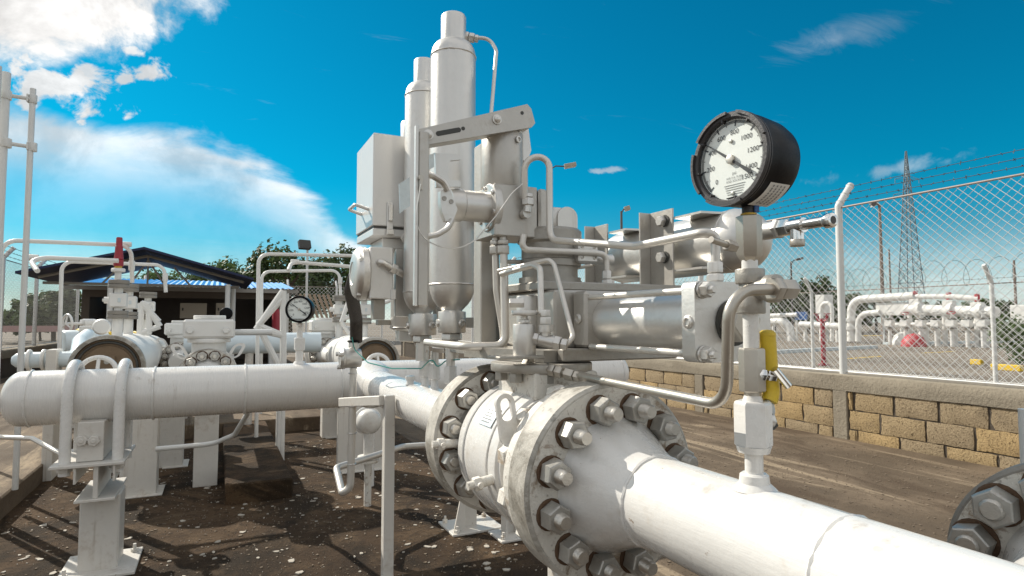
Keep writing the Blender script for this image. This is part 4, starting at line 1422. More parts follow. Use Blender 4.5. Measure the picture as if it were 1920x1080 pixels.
part(MB().tube(grip, .016, 10, bend=.05, flat=.7), 'grip_arm', MT['silver'], hp)
grip = [P(x, y, Y=LY - .005) for (x, y) in ((798, 444), (820, 440), (840, 428), (848, 412))]
part(MB().tube(grip, .015, 10, bend=.06, flat=.7), 'grip_arm', MT['silver'], hp)
# elbow fitting on the block face
q = P(982, 402, Y=PY - .004)
mb = MB().cyl(q, q - V((0, .03, 0)), .018, n=16)
mb.cyl(q - V((0, .028, -.004)), q + V((.004, -.028, .035)), .0155, n=16)
mb.hexa(q + V((.004, -.028, .03)), q + V((.004, -.028, .058)), .042)
mb.hexa(q + V((.004, -.028, .06)), q + V((.004, -.028, .075)), .036)
part(mb, 'elbow_fitting', MT['silver'], hp)
for px in (929, 944):
    q = P(px, 445, Y=PY + (.06 if px < 940 else .03))
    mb = MB().cyl((q.x, q.y, zb + .01), (q.x, q.y, zb - .02), .014, n=12)
    mb.hexa((q.x, q.y, zb - .012), (q.x, q.y, zb - .03), .038).hexa((q.x, q.y, zb - .033), (q.x, q.y, zb - .066), .043)
    part(mb, 'port_fitting', MT['silver'], hp)
# ---------------------------------------------------------------- gas bottles
def bottle(name, label, px, Y, y_top, y_neck, y_sh, y_weld, y_bot, rpx, grp, fit=True):
    c = P(px, 500, Y=Y)
    m = mpp(c)
    z = lambda py: P(px, py, Y=Y).z
    r = rpx * m
    rn = r * .56
    t = thing(name, label, 'gas bottle', (c.x, c.y, z(y_bot) - .2), grp)
    pr_ = []
    z0 = z(y_bot)
    zw = z(y_weld)
    for i in range(9):
        a = math.pi / 2 * i / 8
        pr_.append((zw - (zw - z0) * math.cos(a), max(.6 * r * 0 + r * math.sin(a), r * .45)))
    zs = z(y_sh)
    zn = z(y_neck)
    pr_.append((zs, r))
    for i in range(1, 9):
        a = math.pi / 2 * i / 8
        pr_.append((zs + (zn - zs) * math.sin(a), rn + (r - rn) * math.cos(a)))
    part(MB().lathe((c.x, c.y, 0), (0, 0, 1), pr_, 56), 'shell', MT['silver_plain'], t)
    part(MB().ring((c.x, c.y, zw), (0, 0, 1), r, .0045, 56, 6, .002), 'weld_bead', MT['silver'], t)
    part(MB().ring((c.x, c.y, zs), (0, 0, 1), r, .0035, 56, 6, .002), 'weld_bead', MT['silver'], t)
    zt2 = z(y_top)
    nk = part(MB().lathe((c.x, c.y, zn - .02), (0, 0, 1), [(0, rn), (zt2 - zn + .012, rn), (zt2 - zn + .02, rn * .93), (zt2 - zn + .02, rn * .4), (zt2 - zn + .026, rn * .36), (zt2 - zn + .026, 0)], 40), 'neck', MT['silver_plain'], t)
    if fit:
        zc0, zc1 = z(y_bot + 3), z(y_bot + 38)
        cl = part(MB().cyl((c.x, c.y, zc0 + .012), (c.x, c.y, zc1), 26 * m, n=36, bev=.003), 'collar', MT['silver'], t)
        for a in (-65, 165):
            ax = V((math.cos(R(a)), math.sin(R(a)), 0))
            p = V((c.x, c.y, (zc0 + zc1) / 2)) + ax * (26 * m - .002)
            part(MB().lathe(p, ax, [(0, .02), (.010, .019), (.012, .012), (.004, .011), (.004, 0)], 16), 'port_plug', MT['silver'], cl)
        part(MB().hexa((c.x, c.y, z(y_bot + 52)), (c.x, c.y, zc1), .085).cyl((c.x, c.y, z(y_bot + 86)), (c.x, c.y, z(y_bot + 50)), 12 * m, n=20), 'outlet', MT['silver'], t)
    return c, m
GB = 'gas bottles standing behind the hand pump'
bt, bm_ = bottle('gas_bottle', 'tallest silver gas bottle, its neck standing highest against the sky', 848, 2.60, 30, 80, 108, 534, 586, 42.5, GB)
bottle('gas_bottle', 'second silver gas bottle, behind and left of the tallest one', 793, 2.98, 114, 158, 182, 548, 590, 36, GB)
c3 = P(766, 560, Y=3.4)
bottle('gas_bottle', 'shorter silver gas bottle with flat bottom half hidden behind the round switch housing', 768, 3.35, 230, 262, 285, 614, 624, 34, GB, fit=False)
# ---------------------------------------------------------------- silver tank at the back right with its brackets
tk = thing('pressure_tank', 'horizontal silver tank with domed end held between tall angle brackets', 'tank', (1.88, 2.2, 1.634))
TX, TZ, TR = 1.886, 1.818, .128
pts = [(0.0, 0.0)]
yd = 1.66
pr_ = []
for i in range(11):
    a = math.pi / 2 * i / 10
    pr_.append((.125 * (1 - math.cos(a)), TR * math.sin(a)))
pr_ += [(.90, TR), (.95, TR * .9), (1.0, 0)]
part(MB().lathe((TX, yd, TZ), AY, pr_, 56), 'shell', MT['silver_plain'], tk)
weld(tk, (TX, yd + .13, TZ), AY, TR, .003, 'silver')
def angle_iron(x, ya, yb, z0, z1, lbl):
    """one leg lies along the tank's flank, the other turns towards the tank"""
    mb = MB()
    mb.bmm((x, ya, z0), (x + .008, yb, z1), .001)
    mb.bmm((x - .055, yb + .001, z0), (x + .008, yb + .010, z1), .001)
    return part(mb, 'angle_bracket', MT['silver_mid'], tk)
zc = 1.634
a2 = angle_iron(1.715, 1.982, 2.128, zc, P(1263, 390, X=1.72).z, '')
a1 = angle_iron(1.715, 2.46, 2.57, zc, P(1118, 425, X=1.72).z, '')
for py in (415, 483):
    q = P(1243, py, X=1.712)
    nb = part(MB().hexa(q, q - V((.024, 0, 0)), .042), 'bracket_bolt', MT['silver'], a2)
    part(MB().cyl(q + V((0, -.012, 0)), q + V((-.001, -.012, 0)), .026, n=18), 'slot', MT['bronze'], nb)
for (y0, y1) in ((1.80, 1.98), (2.30, 2.455)):
    for dz in (.105, -.118):
        part(MB().prism([(1.722, y1, TZ + dz), (1.722, y0 + .02, TZ + dz), (1.83, y0, TZ + dz), (1.86, y1, TZ + dz)], (0, 0, .009)), 'gusset', MT['silver'], tk)
part(MB().bmm((1.66, 1.95, 1.602), (2.0, 2.62, 1.632), .004), 'tank_shelf', MT['silver_dull'], tk)
# relief valve in the dome
f0 = V((TX, yd - .004, TZ + .02))
mb = MB().cyl(f0, f0 - V((0, .06, 0)), .034, n=22).hexa(f0 - V((0, .055, 0)), f0 - V((0, .075, 0)), .066)
part(mb, 'dome_nozzle', MT['silver'], tk)
rv = thing('relief_valve', 'shiny steel relief valve sticking out of the tank beside the big gauge', 'valve', (TX, yd - .2, TZ))
f1 = f0 - V((0, .075, 0))
mb = MB().hexa(f1, f1 - V((0, .045, 0)), .056).cyl(f1 - V((0, .04, 0)), f1 - V((0, .10, 0)), .027, n=22)
mb.cyl(f1 - V((0, .07, .0)), f1 - V((0, .07, .055)), .024, n=20)
part(mb, 'body', MT['chrome'], rv)
part(MB().cyl(f1 - V((0, .07, .05)), f1 - V((0, .07, .075)), .026, n=20, bev=.003), 'outlet_cap', MT['steel'], rv)
part(MB().cyl(f1 - V((0, .10, 0)), f1 - V((0, .19, 0)), .019, n=20).cyl(f1 - V((0, .185, 0)), f1 - V((0, .215, 0)), .026, n=22, bev=.004), 'inlet_stem', MT['chrome'], rv)
part(MB().cyl(f1 - V((0, .2145, 0)), f1 - V((0, .216, 0)), .014, n=16), 'bore', MT['bronze'], rv)
# ---------------------------------------------------------------- control cabinet
cb_ = thing('control_cabinet', 'pale grey control cabinet with side handle and front latch left of the gas bottles', 'cabinet', (.85, 3.3, 1.9))
BY0, BY1 = 3.1, 3.52
bx0 = P(700, 300, Y=BY0).x
zb0, zb1 = P(700, 422, Y=BY0).z, P(700, 248, Y=BY0).z
part(MB().bmm((bx0, BY0, zb0), (bx0 + .40, BY1, zb1), .004), 'case', MT['cabinet'], cb_)
rim = part(MB().bmm((bx0 + .008, BY0 + .006, zb0 - .012), (bx0 + .392, BY1 - .006, zb0 - .001)), 'gasket', MT['bronze'], cb_)
zl = P(700, 441, Y=BY0).z
part(MB().bmm((bx0 + .004, BY0 + .004, zl), (bx0 + .396, BY1 - .004, zb0 - .013), .004), 'tray', MT['cabinet'], cb_)
part(MB().bmm((bx0 + .07, BY0 + .07, zl - .055), (bx0 + .36, BY1 - .06, zl - .001), .003), 'stand', MT['cabinet'], cb_)
q = P(731, 405, Y=BY0 - .004)
lt = part(MB().bmm((q.x - .016, BY0 - .014, q.z - .085), (q.x + .016, BY0 - .001, q.z + .075), .004), 'latch', MT['cabinet'], cb_)
part(MB().bmm((q.x - .011, BY0 - .03, q.z - .03), (q.x + .011, BY0 - .016, q.z + .055), .003).bmm((q.x - .02, BY0 - .026, q.z - .10), (q.x + .02, BY0 - .004, q.z - .072), .003), 'latch_lever', MT['silver'], lt)
hz = P(672, 400, X=bx0).z
hy0, hy1 = BY0 + .10, BY0 + .27
part(MB().tube([(bx0, hy0, hz - .02), (bx0 - .07, hy0, hz + .0), (bx0 - .07, hy1, hz + .0), (bx0, hy1, hz - .02)], .009, 8, bend=.015, seg=3), 'handle', MT['cabinet'], cb_)
part(MB().bmm((bx0 + .2, BY0 + .2, 1.38), (bx0 + .28, BY0 + .28, zl - .05), .003), 'support_post', MT['silver'], cb_)
part(MB().bmm((bx0 + .13, BY0 + .02, zl - .42), (bx0 + .24, BY0 + .05, zl - .06), .003), 'mounting_strap', MT['silver'], cb_)
q = P(759, 447, Y=BY0 + .015)
part(MB().hexa(q, q - V((0, .02, 0)), .045), 'strap_bolt', MT['silver'], cb_)
# ---- round switch housing below the cabinet
sw = thing('switch_housing', 'silver box with large round cover hanging below the control cabinet', 'switch', (.8, 3.1, 1.6))
SY = 3.02
x0, x1 = P(694, 510, Y=SY).x, P(737, 510, Y=SY).x
z0, z1 = P(694, 560, Y=SY).z, P(694, 462, Y=SY).z
part(MB().bmm((x0, SY, z0), (x1, SY + .20, z1), .005), 'box', MT['cabinet'], sw)
part(MB().bmm((x1 - .012, SY - .012, z0 - .002), (x1 + .014, SY + .03, z0 + .05), .003), 'hinge_lug', MT['cabinet'], sw)
dc = V((x0, SY + .10, (z0 + z1) / 2))
cv = part(MB().lathe(dc, (-1, 0, 0), [(0, .128), (.006, .136), (.035, .136), (.042, .128), (.05, .126), (.058, .118), (.066, .095), (.07, .06), (.066, .055), (.066, 0)], 44), 'round_cover', MT['silver'], sw)
for a in (60, 150, 240, 330):
    p = dc + V((-.04, .122 * math.cos(R(a)), .122 * math.sin(R(a))))
    part(MB().box(p, (.03, .022, .022), None, .004), 'cover_clip', MT['silver'], cv)
q = P(712, 492, Y=SY - .002)
part(MB().tube([q + V((0, .01, 0)), q - V((0, .03, 0)), P(745, 508, Y=SY - .02), P(775, 525, Y=SY + .05)], .018, 12, bend=.03).hexa(P(733, 502, Y=SY - .028), P(743, 507, Y=SY - .024), .046), 'cable_gland', MT['silver'], sw)
part(MB().bmm((x0 + .03, SY + .05, 1.5), (x0 + .09, SY + .11, z0), .003), 'neck', MT['silver_dull'], sw)
# ---------------------------------------------------------------- instrument tubing
def itube(label, pts, r, m='tube', bend=.035, grp=None):
    return single(MB().tube(pts, r, 12, bend=bend, seg=7), 'instrument_tube', MT[m], label, 'tube', grp)
GY = .93                                     # gauge stand
itube('silver tube looping over the pump block and running to the cylinder end plate', [
    P(984, 372, Y=2.02), P(983, 296, Y=2.0), P(1030, 293, Y=1.97), P(1031, 450, Y=1.93), P(1190, 462, Y=1.52), P(1318, 436, Y=1.22), P(1342, 440, Y=1.215), P(1341, 500, Y=1.215)], .0125, bend=.055)
itube('silver tube dropping from under the pump block to the actuator top plate', [
    P(982, 440, Y=2.0), P(978, 468, Y=2.0), P(1115, 474, Y=1.97), P(1137, 478, Y=1.97), P(1138, 524, Y=1.97)], .0125, bend=.045)
itube('thin silver tube bending down in front of the housing to the needle valve', [
    P(935, 508, Y=2.06), P(1030, 487, Y=1.84), P(1039, 496, Y=1.82), P(1075, 632, Y=1.66), P(1060, 648, Y=1.65), P(1046, 643, Y=1.66)], .0085, bend=.03)
itube('short silver tube arching down to the upright fitting of the needle valve', [
    P(940, 514, Y=2.05), P(1000, 497, Y=1.86), P(1013, 503, Y=1.78), P(1015, 590, Y=1.71)], .0105, bend=.04)
itube('thin silver tube ending in a hairpin bend behind the actuator', [
    P(950, 491, Y=2.1), P(1118, 491, Y=2.4), P(1112, 498, Y=2.45), P(1060, 505, Y=2.3)], .0085, bend=.02)
itube('thick vertical silver tube from the pump block bending left under the bottles', [
    P(944, 470, Y=2.08), P(948, 648, Y=2.06), P(870, 650, Y=2.1), P(800, 642, Y=2.45)], .0155, bend=.04)
itube('vertical silver tube beside the pump block, slightly bowed at the bottom', [
    P(929, 474, Y=2.11), P(931, 545, Y=2.11), P(943, 620, Y=2.10), P(945, 655, Y=2.12)], .0135, bend=.1)
q = P(881, 70, Y=2.60)
tn = thing('vent_tube', 'thin silver tube curving down from the neck of the tallest gas bottle', 'tube', (q.x + .1, q.y, P(920, 225, Y=2.45).z))
part(MB().tube([P(876, 70, Y=2.59), P(918, 72, Y=2.55), P(931, 95, Y=2.53), P(920, 225, Y=2.45)], .0085, 10, bend=.06), 'tube', MT['silver'], tn)
q0, q1 = P(872, 69, Y=2.60), P(896, 73, Y=2.57)
d = (q1 - q0).normalized()
part(MB().cyl(q0, q0 + d * .018, .024, n=18, bev=.003).hexa(q0 + d * .02, q0 + d * .045, .038).hexa(q0 + d * .047, q0 + d * .064, .03), 'union', MT['silver'], tn)
# fitting on top of the end plate
q = P(1341, 528, Y=1.216)
ef = single(MB().hexa((q.x, q.y, 1.597), (q.x, q.y, 1.618), .040).hexa((q.x, q.y, 1.620), (q.x, q.y, 1.650), .036).cyl((q.x, q.y, 1.59), (q.x, q.y, 1.64), .013, n=12), 'tube_fitting', MT['silver'], 'double hex tube fitting on top of the cylinder end plate', 'fitting')
q = P(1138, 526, Y=1.97)
single(MB().hexa((q.x, q.y, 1.635), (q.x, q.y, 1.655), .036).hexa((q.x, q.y, 1.657), (q.x, q.y, 1.69), .032), 'tube_fitting', MT['silver'], 'hex tube fitting on the actuator top plate left of the tank bracket', 'fitting')
# label plate between the bottles
lbp = single(MB().prism([P(x, y, Y=2.42) for (x, y) in ((748, 345), (768, 332), (769, 386), (750, 400))], (0, .004, 0)), 'label_plate', MT['plate_label'], 'small tilted label plate with faded blue print left of the handle', 'label')
lbp = single(MB().prism([P(x, y, Y=2.2) for (x, y) in ((801, 292), (816, 286), (816, 312), (801, 320))], (0, .004, 0)), 'label_plate', MT['plate_label'], 'small label plate behind the slotted bracket on the tall bottle', 'label')
# thin seal wire looping from the handle to the pump block, green earth wire
single(MB().tube([P(x, y, Y=LY - .05) for (x, y) in ((789, 345), (780, 400), (783, 430), (800, 452), (830, 464), (862, 466), (890, 452), (930, 405), (960, 362), (980, 344))], .0022, 6, bend=.1), 'seal_wire', MT['silver'], 'thin seal wire looping from the flat handle to the pump block', 'wire')
single(MB().tube([P(660, 632, Y=3.9), P(664, 655, Y=3.9), P(690, 680, Y=3.7), P(735, 691, Y=3.4), P(790, 691, Y=3.1), P(805, 676, Y=2.95), P(813, 676, Y=2.9), P(820, 690, Y=2.85), P(836, 676, Y=2.8), P(862, 674, Y=2.7)], .0035, 6, bend=.05), 'earth_wire', MT['green_wire'], 'green earth wire drooping across the white pipe from the round conduit box', 'wire')
# ---------------------------------------------------------------- gauges
def text_mesh(body, size, name='numeral'):
    cu = bpy.data.curves.new('txt', 'FONT')
    cu.body = body
    cu.size = size
    cu.align_x = 'CENTER'
    cu.align_y = 'CENTER'
    cu.resolution_u = 3
    o = bpy.data.objects.new('txt', cu)
    col.objects.link(o)
    dg = bpy.context.evaluated_depsgraph_get()
    me = bpy.data.meshes.new_from_object(o.evaluated_get(dg))
    me.name = name
    bpy.data.objects.remove(o)
    bpy.data.curves.remove(cu)
    return me
def gauge(name, label, c, n, rad, depth, fine=True):
    """c: middle of the bezel front, n: direction it faces"""
    c, n = V(c), V(n).normalized()
    up = (V((0, 0, 1)) - n * n.z).normalized()
    rt = up.cross(n).normalized()
    M3 = Matrix((rt, up, n)).transposed()
    eu = M3.to_euler()
    def at(x, y, z=0.0):
        return c + rt * x + up * y + n * z
    t = thing(name, label, 'gauge', c - V((0, 0, rad + .03)))
    k = rad
    body = MB().lathe(c - n * depth, n, [(0, k * .35), (0, k * .80), (.006, k * .88), (depth * .25, k * .95), (depth * .7, k), (depth - .012, k), (depth - .004, k * 1.02), (depth, k), (depth + .001, k * .90), (depth - .008, k * .885), (depth - .012, k * .86)], 64, cap1=False)
    cs = part(body, 'case', MT['black'], t)
    bz = part(MB().lathe(c - n * .002, n, [(-.006, k * .865), (.0045, k * .87), (.007, k * .90), (.007, k * .985), (.004, k * 1.015), (-.006, k * 1.015)], 64, cap0=False, cap1=False), 'bezel', MT['rim_grey' if fine else 'black'], t)
    if fine:
        for i in range(5):                                   # raised bars and notches round the bezel
            a0 = R(18 + i * 72)
            pts = []
            for sgn, rr in ((1, k * 1.018), (-1, k * .955)):
                for j in range(9):
                    a = a0 + R(56) * ((j if sgn > 0 else 8 - j) / 8)
                    pts.append(at(rr * math.cos(a), rr * math.sin(a), .0045))
            part(MB().prism(pts, n * .006), 'bezel_bar', MT['rim_grey'], bz)
        for i in range(8):
            a = R(10 + 45 * i)
            p = at(k * .875 * math.cos(a), k * .875 * math.sin(a), -.001)
            part(MB().box(p, (k * .09, k * .05, .012), M3 @ Matrix.Rotation(a, 3, 'Z'), .001), 'bezel_tab', MT['rim_grey'], bz)
    dz = -.007
    dl = part(MB().lathe(at(0, 0, dz - .002), n, [(0, k * .86), (.002, k * .86)], 56), 'dial', MT['dial'], t)
    dz += .0008
    R0 = k * .84
    mb = MB()
    for i in range(151):
        a = R(225 - 270 * i / 150)
        L = .13 * k if i % 20 == 0 or i == 150 else (.10 * k if i % 10 == 0 else .065 * k)
        if not fine and i % 5:
            continue
        w = .0010 * k / .1 * (1.5 if i % 20 == 0 else .7)
        u, v = V((math.cos(a), math.sin(a))), V((-math.sin(a), math.cos(a)))
        q = [u * R0 + v * w, u * R0 - v * w, u * (R0 - L) - v * w, u * (R0 - L) + v * w]
        o = len(mb.v)
        mb.v += [at(x[0], x[1], dz) for x in q]
        mb.f.append((o, o + 1, o + 2, o + 3))
    sc = part(mb, 'scale', MT['ink'], dl, 0)
    for val in (0, 200, 400, 600, 800, 1000, 1200, 1400, 1500):
        a = R(225 - 270 * val / 1500)
        me = text_mesh(str(val), k * (.152 if fine else .2))
        me.materials.append(MT['ink'])
        rr = R0 - .255 * k - (.03 * k if val >= 1000 else 0)
        o = inst('numeral', me, dl, at(rr * math.cos(a), rr * math.sin(a) - (.05 * k if val == 1500 else 0), dz), eu)
    if fine:
        for (s, y, sz) in (('psi', -.30, .10), ('AISI 316 TUBE', -.40, .07), ('AND SOCKET', -.47, .07)):
            me = text_mesh(s, k * sz, 'print')
            me.materials.append(MT['grey_ink'])
            inst('print', me, dl, at(.06 * k, y * k, dz), eu)
        for i in range(5):
            o = part(MB().box(at(.06 * k, (-.55 - .05 * i) * k, dz), ((.55 - .04 * i) * k, .010 * k, .0004), M3), 'print_line', MT['grey_ink'], dl, 0)
    # pointer at about 450 with a counterweight tail
    a = R(225 - 270 * 452 / 1500)
    u, v = V((math.cos(a), math.sin(a))), V((-math.sin(a), math.cos(a)))
    q = [u * R0 * .98, u * (-.30 * k) + v * .028 * k, u * (-.62 * k) + v * .050 * k, u * (-.66 * k), u * (-.62 * k) - v * .050 * k, u * (-.30 * k) - v * .028 * k]
    q = [u * R0 * .98 + v * .006 * k, u * (.05 * k) + v * .034 * k] + q[1:] + [u * (.05 * k) - v * .034 * k, u * R0 * .98 - v * .006 * k]
    nd = part(MB().prism([at(p[0], p[1], dz + .003) for p in q], n * .0012), 'pointer', MT['ink'], t)
    part(MB().cyl(at(0, 0, dz), at(0, 0, dz + .007), k * .10, n=20, bev=.001), 'hub', MT['steel'], nd)
    if fine:
        p = at(.0, .40 * k, dz)
        part(MB().cyl(p, p + n * .003, k * .045, n=16, bev=.001), 'dial_screw', MT['steel'], dl)
        p = at(.02 * k, -.74 * k, dz)
        part(MB().cyl(p, p + n * .003, k * .045, n=16, bev=.001), 'dial_screw', MT['steel'], dl)
    part(MB().lathe(at(0, 0, -.0012), n, [(0, k * .875), (.0001, 0)], 48, cap0=False), 'glass', MT['glass'], t)
    return t, at, cs, M3
GB_ = P(1412, 905, X=MX)
gx, gy = MX + .004, GB_.y
zg = lambda py: P(1398 + (py - 540) * .035, py, Y=gy).z
gc = P(1362, 300, Y=gy - .005)
gn = V((-.995, -.06, .0)).normalized()
gcen = V((gx - .052, gy, zg(302)))
gt, gat, gcase, gM = gauge('pressure_gauge', 'big black pressure gauge with white dial on the tall stand in the right foreground', gcen, gn, .0985, .118)
# back boss, sticker on the case flank
part(MB().box(gcen - gn * .12 + V((0, .0, -.035)), (.02, .075, .05), None, .004), 'back_boss', MT['black'], gt)
def on_case(ang, dep, rr):
    """point on the case flank: angle round the axis (0 = right seen from the front), depth behind the bezel"""
    return gat(rr * math.cos(R(ang)), rr * math.sin(R(ang)), -dep)
st_v, st_f = [], []
for j, dep in enumerate((.028, .088)):
    for i in range(9):
        st_v.append(on_case(-78 + 40 * i / 8, dep, .1 - .0005))
for i in range(8):
    st_f.append((i, i + 1, 10 + i, 9 + i))
stk = part(MB().add(st_v, st_f), 'sticker', MT['sticker'], gt)
for r_ in range(4):
    mb = MB()
    for j in range(9):
        a = -72 + 3.6 * j + rnd.uniform(-.3, .3)
        d0 = .040 + r_ * .011
        vs = [on_case(a, d0, .1002), on_case(a + 2.5, d0, .1002), on_case(a + 2.5, d0 + .004, .1002), on_case(a, d0 + .004, .1002)]
        mb.add(vs, [(0, 1, 2, 3)])
    part(mb, 'print_line', MT['grey_ink'], stk, 0)
# socket, tape
part(MB().lathe((gx, gy, zg(400)), (0, 0, 1), [(0, .0135), (zg(385) - zg(400), .0135), (zg(384) - zg(400), .03), (zg(372) - zg(400), .05)], 24), 'socket', MT['rim_grey'], gt)
part(MB().bmm((gx - .001, gy - .019, zg(399)), (gx + .012, gy - .0145, zg(386)), .001), 'socket_tag', MT['blue_panel'], gt)
# ---- gauge stand: valves, nipples and tee stacked on the pipe
gs = thing('gauge_stand', 'upright stack of white and steel fittings carrying the big gauge on the foreground pipe', 'fitting', (gx, gy, MZ + MR))
def stack(py0, py1, r0, r1=None, name='nipple', m='white', n=24, hexf=None, rot=0.0, bev=.0):
    a, b = (gx, gy, zg(py0)), (gx, gy, zg(py1))
    mb = MB().hexa(a, b, hexf, rot) if hexf else MB().cyl(a, b, r0, r1, n, bev)
    return part(mb, name, MT[m], gs)
part(MB().lathe((gx, gy, MZ + MR - .006), (0, 0, 1), [(0, .046), (.006, .040), (.014, .031), (.030, .029), (.034, .024)], 28), 'weldolet', MT['white'], gs)
stack(900, 835, .0185, name='nipple')
stack(848, 836, .032, .036, name='valve_end')
hv = stack(838, 752, 0, name='ball_valve_body', m='white', hexf=.066, rot=.35)
stack(752, 742, .021, .017, name='neck', m='white')
stack(745, 733, .0165, name='neck', m='steel')
b2 = stack(735, 652, 0, name='bleed_valve_body', m='steel', hexf=.046, rot=.15)
stack(654, 580, .0165, name='nipple', m='white')
stack(588, 556, .030, name='tee_collar', m='silver_dull', bev=.002)
stack(560, 525, .023, name='tee_body', m='silver_dull')
stack(532, 504, .030, name='tee_collar', m='silver_dull', bev=.002)
stack(506, 486, .0165, name='nipple', m='white')
part(MB().lathe((gx, gy, zg(490)), (0, 0, 1), [(0, .017), (.014, .026), (.08, .0268), (zg(404) - zg(490) - .002, .0268), (zg(404) - zg(490), .023)], 6, rot=.3), 'hex_valve_body', MT['steel'], gs, 30)
part(MB().cyl((gx, gy, zg(409)), (gx, gy, zg(399)), .0165, n=20, bev=.002), 'sealing_tape', MT['yellow_tape'], gs)
# branch of the tee reaching towards the camera with the compression fitting
bz_ = zg(543)
part(MB().cyl((gx, gy, bz_), (gx + .002, gy - .055, bz_), .023, n=20).cyl((gx + .002, gy - .045, bz_), (gx + .003, gy - .068, bz_), .029, n=24, bev=.002), 'tee_branch', MT['silver_dull'], gs)
e = V((gx + .006, gy - .074, bz_ - .002))
cf = part(MB().hexa(e + V((-.030, 0, 0)), e + V((-.010, 0, 0)), .042).hexa(e + V((-.008, 0, 0)), e + V((.032, 0, 0)), .038), 'compression_fitting', MT['steel'], gs)
part(MB().cyl(e + V((-.012, .0, 0)), e + V((-.004, 0, 0)), .017, n=18), 'ferrule', MT['steel'], cf)
itube('stainless tube curving from the gauge stand down and back to the valve', [
    e + V((-.02, 0, 0)), P(1367, 545, Y=gy - .072), P(1362, 762, Y=gy - .03), P(1065, 700, Y=1.655)], .0118, 'steel', .065)
# fittings where that tube meets the actuator
q1, q0 = P(1030, 692, Y=1.70), P(1085, 706, Y=1.58)
d = (q0 - q1).normalized()
mb = MB().hexa(q1 - d * .11, q1 - d * .085, .04).cyl(q1 - d * .10, q0, .0095, n=12)
mb.hexa(q1 - d * .005, q1 + d * .03, .036).hexa(q1 + d * .034, q1 + d * .062, .034).hexa(q0 - d * .05, q0 - d * .015, .036).hexa(q0 - d * .012, q0 + d * .012, .032)
single(mb, 'tube_fitting', MT['steel'], 'string of steel hex unions at the end of the stainless tube beside the bonnet', 'fitting')
# short capped stub on the upper hex
s0, s1 = P(1375, 463, Y=gy - .015), P(1333, 449, Y=gy - .03)
d = (s1 - s0).normalized()
part(MB().cyl(s0, s1, .0068, n=12).hexa(s0 - d * .005, s0 + d * .010, .020).hexa(s0 + d * .012, s0 + d * .026, .022), 'bleed_stub', MT['steel'], gs)
# small bleed cock beside the steel hex
s0, s1 = P(1425, 702, Y=gy - .015), P(1458, 706, Y=gy - .03)
d = (s1 - s0).normalized()
bl = part(MB().hexa(s0 - d * .01, s0 + d * .012, .022).hexa(s0 + d * .016, s0 + d * .034, .020).cyl(s0, s1 + d * .006, .006, n=10), 'bleed_cock', MT['chrome'], gs)
t0, t1 = P(1452, 692, Y=gy - .035), P(1478, 724, Y=gy - .04)
part(MB().cyl(t0, t1, .0078, n=14), 'bleed_tee_bar', MT['chrome'], bl)
# yellow lever handle
hl = thing('lever_handle', 'yellow sleeved lever handle of the small ball valve below the gauge', 'handle', P(1440, 770, Y=gy - .02))
yk = [P(x, y, Y=gy - .01) for (x, y) in ((1439, 628), (1444, 700), (1447, 735), (1442, 752))]
mb = MB()
mb.tube(yk, .0180, 16, bend=.04, seg=6, flat=.85)
ys = part(mb, 'sleeve', MT['yellow'], hl)
p = yk[0]
part(MB().lathe(p - V((0, 0, .001)), (0, 0, 1), [(0, .0178), (.006, .0165), (.011, .011), (.0125, 0)], 16), 'sleeve_tip', MT['yellow'], ys)
blade = [P(1441, 748, Y=gy - .01), P(1446, 772, Y=gy - .008), P(1438, 800, Y=gy - .006)]
part(MB().tube(blade, .013, 8, bend=.01, flat=.25), 'blade', MT['plate_label'], hl)
c = P(1441, 790, Y=gy)
part(MB().prism([P(x, y, Y=gy - .012) for (x, y) in ((1436, 764), (1446, 770), (1460, 798), (1452, 806), (1436, 812))], (0, .02, 0)), 'cam', MT['bronze'], hl)
part(MB().hexa(P(1434, 788, Y=gy), P(1446, 790, Y=gy), .030).cyl(P(1430, 788, Y=gy), P(1442, 789, Y=gy), .018, n=14), 'spindle_nut', MT['silver'], hl)
# ---------------------------------------------------------------- header pipe across the back
hdp = thing('header_pipe', 'long white header pipe with capped left end crossing behind the valve', 'pipe', (0, YH, 0))
xl, xr = P(2, 745, Y=YH).x, P(1170, 705, Y=YH).x
pr_ = [(0, 0)]
for i in range(1, 11):
    a = math.pi / 2 * i / 10
    pr_.append((.10 * (1 - math.cos(a)), HR * math.sin(a)))
L = xr - xl
for (t_, r_) in [(L - q[0], q[1]) for q in reversed(pr_)]:
    pr_.append((t_, r_))
part(MB().lathe((xl, YH, HZ), (1, 0, 0), pr_, 64), 'shell', MT['white_brushed'], hdp)
for px in (50, 287, 460, 560 + 80):
    x = P(px, 740, Y=YH - .1).x
    weld(hdp, (x, YH, HZ), (1, 0, 0), HR + .001, .007)
weld(hdp, (xr - .11, YH, HZ), (1, 0, 0), HR, .006)
# smooth branch where the main pipe leaves
part(MB().lathe((MX, YH - .02, HZ), (0, -1, 0), [(0, .175), (.10, .168), (.14, .155), (.19, .13), (.24, MR + .006), (.27, MR + .001)], 56, cap0=False, cap1=False), 'branch', MT['white'], hdp)
